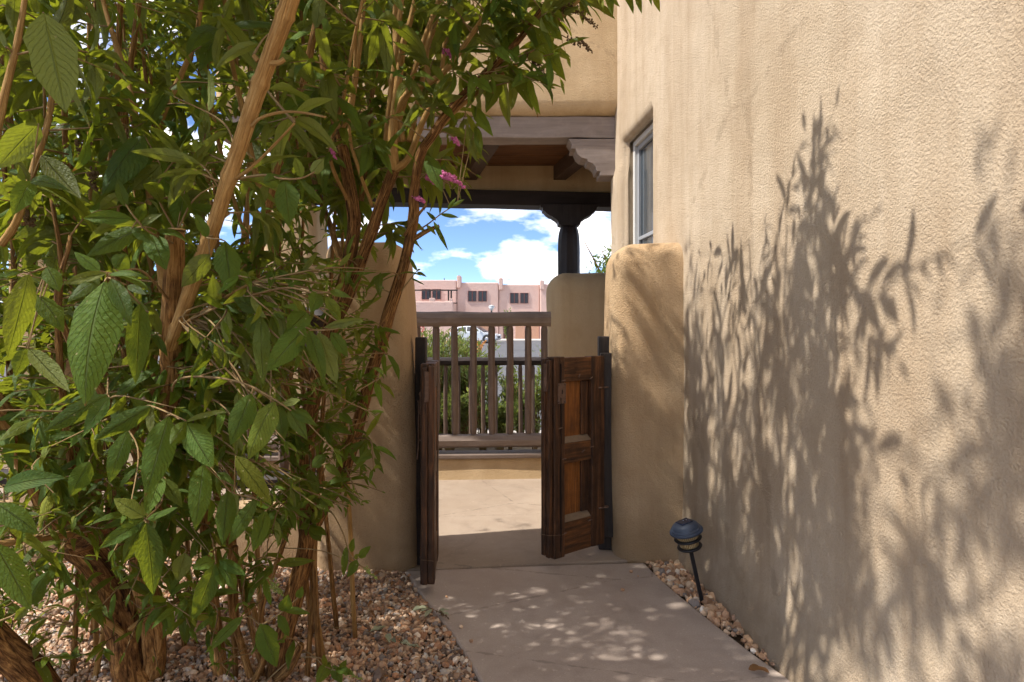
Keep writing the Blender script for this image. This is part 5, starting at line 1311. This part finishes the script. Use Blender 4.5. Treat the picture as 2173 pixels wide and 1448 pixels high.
HAND = [(222, 598, 185, 852, 104, 1.05, 0), (62, 582, 18, 752, 54, 1.10, 0), (100, 566, 126, 618, 36, 1.15, 0), (78, 625, 132, 705, 44, 1.25, 0), (226, 580, 138, 602, 24, 1.07, 0), (214, 592, 145, 642, 30, 1.08, 0), (236, 592, 277, 692, 36, 1.06, 0), (231, 582, 314, 593, 22, 1.07, 0), (233, 585, 317, 622, 26, 1.07, 0), (212, 576, 160, 537, 30, 1.12, 0), (244, 572, 268, 540, 40, 1.15, 0), (297, 645, 288, 808, 46, 1.12, 0), (60, 740, 147, 835, 40, 1.25, 1), (55, 740, 33, 797, 32, 1.3, 0), (236, 594, 262, 668, 30, 1.1, 0), (270, 606, 310, 626, 18, 1.1, 0),
        (555, 672, 560, 812, 36, 1.37, 0), (575, 672, 592, 745, 26, 1.42, 0), (648, 695, 570, 785, 52, 1.34, 0), (656, 702, 688, 812, 32, 1.34, 0), (676, 706, 712, 810, 44, 1.35, 1), (652, 664, 612, 702, 48, 1.36, 0), (556, 660, 497, 634, 36, 1.38, 0), (553, 672, 527, 706, 32, 1.37, 0), (574, 669, 612, 669, 15, 1.37, 0), (674, 622, 660, 662, 34, 1.34, 0), (692, 630, 722, 682, 24, 1.34, 0), (702, 706, 737, 757, 26, 1.34, 0), (688, 695, 772, 676, 18, 1.33, 1), (485, 780, 453, 728, 38, 1.45, 1), (478, 512, 488, 620, 54, 1.36, 0), (445, 540, 388, 606, 44, 1.38, 1), (457, 652, 450, 585, 30, 1.42, 1), (700, 618, 745, 632, 15, 1.33, 0), (690, 618, 697, 595, 16, 1.33, 0), (712, 617, 728, 600, 10, 1.33, 1),
        (228, 838, 98, 914, 42, 1.32, 0), (232, 843, 180, 916, 34, 1.3, 0), (320, 862, 205, 932, 42, 1.36, 0), (272, 915, 234, 1022, 40, 1.4, 0), (358, 884, 310, 1046, 62, 1.3, 0), (396, 895, 362, 941, 36, 1.27, 0), (8, 1036, 138, 1016, 44, 1.36, 0), (-8, 1068, 80, 1132, 48, 1.32, 0), (12, 1072, 42, 1142, 32, 1.34, 0), (306, 1097, 244, 1060, 36, 1.4, 0), (305, 1104, 214, 1162, 32, 1.4, 0), (306, 1106, 263, 1192, 32, 1.39, 0), (310, 1110, 325, 1257, 50, 1.38, 0), (311, 1102, 376, 1078, 22, 1.4, 0), (342, 1014, 312, 1092, 38, 1.5, 0), (190, 980, 150, 1052, 42, 1.55, 0), (345, 1015, 385, 1075, 30, 1.5, 0),
        (534, 836, 490, 942, 52, 1.30, 0), (583, 853, 530, 972, 60, 1.26, 0), (397, 898, 452, 992, 58, 1.27, 0), (396, 893, 482, 878, 34, 1.27, 0), (432, 985, 414, 1122, 46, 1.4, 0), (485, 1040, 474, 1152, 42, 1.5, 0), (500, 968, 574, 1068, 40, 1.45, 0), (545, 1060, 488, 1152, 34, 1.48, 0), (565, 1085, 538, 1168, 36, 1.55, 0), (612, 866, 652, 932, 30, 1.28, 0), (615, 872, 672, 905, 22, 1.27, 0), (600, 858, 640, 850, 18, 1.27, 1), (590, 860, 600, 940, 30, 1.4, 0), (655, 996, 676, 1048, 24, 1.9, 0), (690, 985, 724, 1012, 17, 1.88, 0), (662, 992, 692, 964, 26, 1.88, 0), (658, 1114, 692, 1136, 24, 2.18, 0), (658, 1116, 680, 1148, 26, 2.18, 0), (655, 1112, 636, 1122, 16, 2.18, 0), (664, 1110, 684, 1082, 24, 2.18, 0), (690, 900, 745, 922, 24, 2.04, 0), (690, 898, 702, 945, 20, 2.04, 0), (720, 876, 748, 900, 20, 2.03, 0), (727, 872, 760, 862, 16, 2.03, 0),
        (-12, 1152, 62, 1290, 58, 1.38, 0), (58, 1285, 103, 1213, 42, 1.45, 0), (58, 1288, 32, 1315, 22, 1.45, 1), (392, 1174, 376, 1229, 40, 1.75, 1), (456, 1198, 410, 1312, 42, 1.58, 0), (455, 1190, 410, 1207, 32, 1.6, 0), (460, 1196, 472, 1246, 24, 1.6, 0), (468, 1192, 500, 1252, 30, 1.6, 0), (465, 1188, 520, 1222, 26, 1.6, 0), (516, 1308, 440, 1382, 24, 1.8, 0), (553, 1324, 586, 1412, 46, 1.74, 0), (602, 1298, 612, 1262, 28, 1.72, 0), (604, 1294, 657, 1303, 16, 1.72, 0), (590, 1305, 612, 1350, 20, 1.73, 0), (632, 1270, 642, 1245, 16, 1.72, 0), (735, 1160, 729, 1222, 15, 1.98, 0), (758, 1188, 738, 1224, 22, 1.97, 0), (762, 1184, 786, 1160, 18, 1.97, 0), (745, 1172, 752, 1142, 14, 1.98, 0), (752, 1186, 762, 1176, 10, 1.97, 0),
        (92, 28, 140, 234, 92, 1.10, 1), (82, 262, -4, 352, 62, 1.3, 1), (88, 330, 168, 427, 48, 1.4, 1), (306, 288, 220, 412, 74, 1.48, 0), (340, 350, 284, 402, 38, 1.5, 1), (66, 385, 28, 457, 42, 1.3, 0), (66, 382, 148, 406, 28, 1.3, 0), (280, 465, 182, 464, 32, 1.36, 0), (300, 484, 188, 542, 44, 1.38, 0), (268, 440, 250, 383, 22, 1.36, 0), (290, 470, 308, 432, 26, 1.37, 0), (392, 405, 374, 482, 48, 1.55, 0), (322, 498, 352, 572, 46, 1.42, 0), (605, 383, 613, 477, 48, 1.32, 0), (592, 378, 560, 390, 34, 1.33, 0), (640, 378, 626, 334, 22, 1.32, 0), (660, 368, 686, 338, 28, 1.32, 1), (636, 381, 686, 432, 15, 1.32, 0), (440, 505, 415, 455, 24, 1.36, 0), (280, 485, 330, 520, 26, 1.37, 0), (300, 480, 345, 455, 18, 1.36, 0),
        (1015, 55, 1068, 120, 32, 1.90, 1), (1065, 128, 1128, 232, 40, 1.93, 0), (1130, 55, 1198, 168, 36, 1.93, 0), (1145, 28, 1192, 84, 32, 1.92, 0), (990, 150, 1002, 216, 30, 1.97, 0), (1060, 165, 1032, 238, 32, 1.98, 0), (1000, 222, 1045, 288, 26, 1.99, 0), (990, 264, 1012, 342, 24, 2.0, 1), (1010, 268, 1020, 335, 18, 2.0, 0), (905, 330, 938, 408, 32, 2.03, 0), (760, 250, 790, 332, 30, 2.05, 0), (640, 246, 737, 182, 28, 1.8, 0), (795, 0, 842, 150, 26, 1.95, 0), (1005, 62, 1000, 112, 34, 1.93, 1), (1070, 60, 1100, 140, 36, 1.94, 0), (930, 40, 985, 78, 24, 1.96, 0), (1170, -20, 1200, 40, 30, 1.95, 0), (1285, -30, 1300, 36, 18, 1.95, 0), (1322, -30, 1343, 30, 18, 1.95, 0), (1350, -30, 1362, 28, 16, 1.95, 0), (1385, -30, 1400, 24, 16, 1.95, 0), (1270, -30, 1283, 30, 16, 1.95, 0),
        (905, 478, 925, 500, 9, 2.06, 0), (920, 470, 950, 530, 10, 2.04, 0), (935, 455, 972, 462, 10, 2.03, 0), (950, 445, 968, 420, 9, 2.0, 0), (960, 438, 985, 424, 9, 2.0, 0), (925, 468, 905, 450, 10, 2.05, 0), (885, 575, 868, 545, 8, 2.08, 0), (885, 575, 893, 572, 6, 2.08, 0), (872, 590, 900, 605, 7, 2.09, 0), (885, 577, 905, 588, 7, 2.08, 0),
        (700, 1405, 672, 1450, 30, 2.15, 0), (705, 1412, 725, 1448, 22, 2.13, 0), (712, 1420, 748, 1432, 18, 2.1, 0), (720, 1425, 735, 1400, 14, 2.1, 0), (690, 1415, 688, 1388, 14, 2.12, 0)]
gh = np.random.default_rng(55)
for (bx0, by0, tx0, ty0, wpx, Y, side) in HAND:
    b = P(bx0, by0, Y)
    d = SPA - np.array(tuple(b)); k = int(np.argmin((d ** 2).sum(1))); node = Vector(SPA[k]); key = SPP[k][1]
    if (node - b).length > 0.25:
        k2 = nearest(b); node = Vector(CPA[k2]); key = CPK[k2]
    tip = P(tx0, ty0, Y - gh.uniform(-.01, .05) * (1 if side == 0 else .3))
    ch = tip - b; L = ch.length
    if (node - b).length > .012:
        c = catmull([node, node.lerp(b, .5) + Vector((0, 0, .02 * (node - b).length)), b], 4); TW[key].add(c, .0018, .0013, 5)
    t = ch.normalized()
    cam_n = (Vector((0, 0, EYE)) - (b + tip) / 2).normalized()
    n = cam_n * (1 if side == 0 else -1) + Vector((0, 0, .35 if side == 0 else -.1)) + Vector(gh.normal(0, .18, 3))
    n = (n - t * n.dot(t)).normalized()
    W = wpx / F * Y * 1.0
    dr = gh.uniform(.25, .75); 
    if side == 0: t2 = (t * math.cos(dr * .5) + n * math.sin(dr * .5)).normalized(); n2 = (n * math.cos(dr * .5) - t * math.sin(dr * .5)).normalized()
    else: dr *= .4; t2, n2 = t, n
    r1 = gh.random() ** 1.5 * .8
    rn = (r1, gh.random() * (.97 if L < .2 else .7), .15 + .6 * gh.random(), 1)
    add_leaf(key, b, t2, n2, L * 1.05, W, dr, gh.uniform(-.45, -.1) if gh.random() < .65 else gh.uniform(.1, .35), gh.uniform(.04, .12), gh.normal(0, .15), rn, 10.0)

# --- build the leaves: the 300 that show largest per bush are objects, the rest one mass
for key, d in LV.items():
    root = SHRUBS[key]
    b = np.array(d['b']); N = len(b); g = np.random.default_rng(300 + ord(key))
    rnd = np.concatenate([g.uniform(0, 1, (N, 3)), np.ones((N, 1))], 1)
    for i, r_ in enumerate(d['rn']):
        if r_ is not None: rnd[i] = r_
    L = np.array(d['L'])
    V, Q, uv, rnd = leaf_arrays(b, np.array(d['t']), np.array(d['n']), L, np.array(d['W']), np.array(d['dr']), np.array(d['fo']), np.array(d['wa']), g, rnd=rnd, twist=np.array(d['tw']))
    mid = V[:, (ROWS // 2) * COLS + 2]
    y = np.maximum(mid[:, 1], .2); px = CX + mid[:, 0] / y * F; py = HY - (mid[:, 2] - EYE) / y * F
    vis = (px > 0) & (px < 2173) & (py > 0) & (py < 1448)
    score = np.where(vis, L / y ** 1.6, 0) + np.array(d['pri']) * vis
    order = np.argsort(-score); top = [i for i in order[:300] if score[i] > 0]; rest = np.setdiff1d(np.arange(N), top)
    for i in top: leaf_single(V[i], Q, uv, rnd[i], LEAF, root)
    if len(rest):
        ar = lambda k_: np.array(d[k_])[rest]
        V, Q, uv, _ = leaf_arrays(ar('b'), ar('t'), ar('n'), ar('L'), ar('W'), ar('dr'), ar('fo'), ar('wa'), g, rows=6, cols=3, rnd=rnd[rest], twist=ar('tw'))
        o = leaf_mass('foliage', V, Q, uv, rnd[rest], LEAF, root); o['kind'] = 'stuff'
    o = TW[key].build('twigs', TWIG, root); o.location = -Vector(root.location); o['kind'] = 'stuff'
    print('leaves', key, N)

# flower spikes: pink, spent brown and unopened green
def sp(key, a, b, Y, r, n, mt, seed, sag=.0, fl=.006): 
    p0, p1 = P(*a, Y), P(*b, Y); spike([p0, p0.lerp(p1, .5) + Vector((0, -.005, sag)), p1], r, n, mt, SHRUBS[key], seed, 'flower_spike', fl)
    k = nearest(p0); tt = Tubes(); q = Vector(CPA[k]); tt.add(catmull([q, q.lerp(p0, .5) + Vector((0, 0, .02)), p0], 6), .002, .0015, 5)
    o = tt.build('flower_stalk', TWIG, SHRUBS[CPK[k]]); o.location = -Vector(SHRUBS[CPK[k]].location)
sp('B', (938, 372), (985, 398), 2.0, .013, 150, PINK, 1, .008, .0055); sp('B', (905, 372), (925, 392), 2.05, .012, 70, PINK, 2, 0, .005); sp('B', (880, 418), (902, 430), 2.05, .011, 60, PINK, 3, 0, .005)
sp('B', (942, 106), (962, 126), 2.0, .011, 60, PINK, 4, 0, .005); sp('B', (962, 292), (974, 308), 2.0, .010, 40, PINK, 5, 0, .005); sp('B', (704, 318), (714, 338), 1.9, .008, 35, PINK, 6, 0, .004)
sp('B', (1190, 12), (1268, 60), 1.93, .020, 120, SEED, 7, .012, .0042); sp('B', (1210, 84), (1258, 112), 1.93, .016, 90, SEED, 8, .006, .004); sp('B', (1122, 120), (1162, 168), 1.94, .016, 90, SEED, 9, .006, .004)
sp('A', (178, 300), (182, 345), 1.6, .022, 110, SEED, 10, 0, .005); sp('A', (195, 365), (204, 405), 1.6, .016, 70, SEED, 11, 0, .005); sp('A', (60, 455), (70, 480), 1.6, .016, 60, SEED, 12, 0, .005)
sp('B', (728, 690), (765, 682), 1.34, .010, 70, BUD, 13, 0, .004); sp('B', (775, 1205), (800, 1228), 1.97, .008, 50, BUD, 14, 0, .0035); sp('B', (575, 1235), (600, 1262), 1.75, .016, 80, BUD, 15, 0, .0035); sp('B', (735, 1425), (770, 1442), 2.1, .010, 50, BUD, 16, 0, .0035)
for q in range(90):      # upright spent spikes on the crown
    tp = Vector((gs.uniform(-1.6, 0.3), gs.uniform(1.3, 2.7), gs.uniform(2.4, 3.5)))
    k = nearest(tp); q0 = Vector(CPA[k])
    if (tp - q0).length > .8 or tp.z + .1 > zmax(tp.x, tp.y): continue
    rt = SHRUBS[CPK[k]]
    tt = Tubes(); tt.add(catmull([q0, q0.lerp(tp, .5) + Vector((0, 0, .04)), tp], 6), .003, .002, 5); o = tt.build('flower_stalk', TWIG, rt); o.location = -Vector(rt.location)
    spike([tp, tp + Vector((gs.normal(0, .03), gs.normal(0, .03), .10)), tp + Vector((gs.normal(0, .06), gs.normal(0, .06), .20))], .022, 70, SEED, rt, 200 + q, 'flower_spike', .007)
# cut end of the pruned stem
ce = P(375, 489, 1.53); o = lathe('cut_end', [(0.0195, 0), (0.0185, .003), (0.001, .0035)], CUT, SHRUBS['A'], 18); o.location = ce - Vector(SHRUBS['A'].location)

# ================================================================== LITTER
def litter(name, pts, leaves_, label, cat, mat, r=.0014, spk=None):
    root = empty(name, pts[0]); tag(root, label, cat, 'clippings on the ground')
    t = Tubes(); off = -Vector(root.location)
    if len(pts) > 1: t.add(catmull(pts, 6), r, r * .7, 5); o = t.build('twig', TWIG, root); o.location = off
    for i, (b, a, L) in enumerate(leaves_):
        g = np.random.default_rng(800 + i)
        V, Q, uv, rn = leaf_arrays(np.array([tuple(b)]), np.array([(math.cos(a), math.sin(a), .25)]), np.array([(0, -.2, 1.0)]), np.array([L]), np.array([L * .38]), np.array([.6]), np.array([.35]), np.array([.3]), g)
        o = leaf_single(V[0], Q, uv, rn[0], mat, root); 
    if spk: spike(spk, .012, 50, SEED, root, 5, 'flower_spike', .0035)
    return root
G = lambda px, py, z=.012: Vector(((px - CX) / F * (F * (EYE - z) / (py - HY)), F * (EYE - z) / (py - HY), z))
litter('fallen_sprig', [G(848, 1260), G(870, 1278, .02), G(905, 1288, .015), G(930, 1298, .02), G(948, 1305, .02)], [(G(906, 1290, .02), 3.6, .07), (G(912, 1292, .02), 3.9, .055), (G(918, 1294, .02), 4.4, .075), (G(930, 1298, .02), .3, .05), (G(936, 1300, .02), 5.6, .05)], 'wilted grey green sprig lying across the edge of the path', 'sprig', WILTED, spk=[G(928, 1298, .02), G(940, 1304, .02), G(952, 1312, .02)])
litter('fallen_sprig', [G(688, 1332), G(730, 1333, .02), G(780, 1340, .018), G(815, 1348, .02)], [(G(785, 1341, .02), .6, .07), (G(800, 1338, .02), .9, .05), (G(822, 1346, .02), 5.0, .07), (G(850, 1362, .02), 5.6, .06), (G(868, 1370, .02), 5.9, .05)], 'wilted sprig lying in the middle of the gravel', 'sprig', WILTED, spk=[G(845, 1358, .02), G(862, 1366, .02), G(880, 1372, .02)])
def curled(px, py, L, a, label, mat=DRY_LEAF):
    b = G(px, py, .008); g = np.random.default_rng(int(px))
    V, Q, uv, rn = leaf_arrays(np.array([tuple(b)]), np.array([(math.cos(a), math.sin(a), .3)]), np.array([(-.2, -.5, 1.0)]), np.array([L]), np.array([L * .45]), np.array([.9]), np.array([.8]), np.array([.5]), g)
    zmin = V[0][:, 2].min(); V[0][:, 2] += .002 - min(zmin, .002) if zmin < .002 else 0
    o = big_mesh('fallen_leaf', V[0] - V[0][2], Q, mat, None, True, uv, {'rnd': np.repeat(rn, len(V[0]), 0)}); o.location = Vector(V[0][2]); tag(o, label, 'leaf', 'clippings on the ground')
curled(1588, 1421, .075, -.35, 'curled brown dry leaf on the path at the bottom edge')
curled(840, 1365, .05, 2.2, 'small dry leaf on the gravel beside the wilted sprig', WILTED)
curled(500, 1420, .06, .4, 'brown dry leaf on the gravel under the bush')

# dry leaves and shredded bark caught in the old crotch of the left bush
g = np.random.default_rng(909); ctr = P(235, 1110, 2.06); nd = 120
B0 = np.array(tuple(ctr)) + g.normal(0, 1, (nd, 3)) * np.array([.075, .05, .045])
T0 = g.normal(0, 1, (nd, 3)); T0[:, 2] -= .4; N0 = g.normal(0, 1, (nd, 3)); L0_ = g.uniform(.025, .07, nd)
V, Q, uv, rn = leaf_arrays(B0, T0, N0, L0_, L0_ * g.uniform(.12, .42, nd), g.uniform(.3, 2.0, nd), g.uniform(.2, .9, nd), np.full(nd, .4), g)
o = leaf_mass('dry_leaves', V, Q, uv, rn, DRY_LEAF, SHRUBS['A']); o['kind'] = 'stuff'

# dead leaf litter scattered over the gravel
g = np.random.default_rng(919); nd = 110
lx_ = g.uniform(-2.6, -.25, nd); ly_ = g.uniform(2.2, 3.35, nd); ok = lx_ < np.interp(ly_, [e[1] for e in EDGE], [e[0] for e in EDGE]) - .03
lx_, ly_ = lx_[ok], ly_[ok]; nd = len(lx_); B0 = np.stack([lx_, ly_, g.uniform(.014, .028, nd)], 1); an = g.uniform(0, 6.28, nd)
T0 = np.stack([np.cos(an), np.sin(an), g.normal(.1, .2, nd)], 1); N0 = g.normal(0, .4, (nd, 3)); N0[:, 2] += 1; L0_ = g.uniform(.02, .065, nd)
V, Q, uv, rn = leaf_arrays(B0, T0, N0, L0_, L0_ * g.uniform(.2, .42, nd), g.uniform(.1, 1.2, nd), g.uniform(.1, .9, nd), np.full(nd, .4), g)
o = leaf_mass('leaf_litter', V, Q, uv, rn, DRY_LEAF, None); tag(o, 'dead brown leaf litter scattered over the gravel under the bushes', 'leaf litter', kind='stuff')
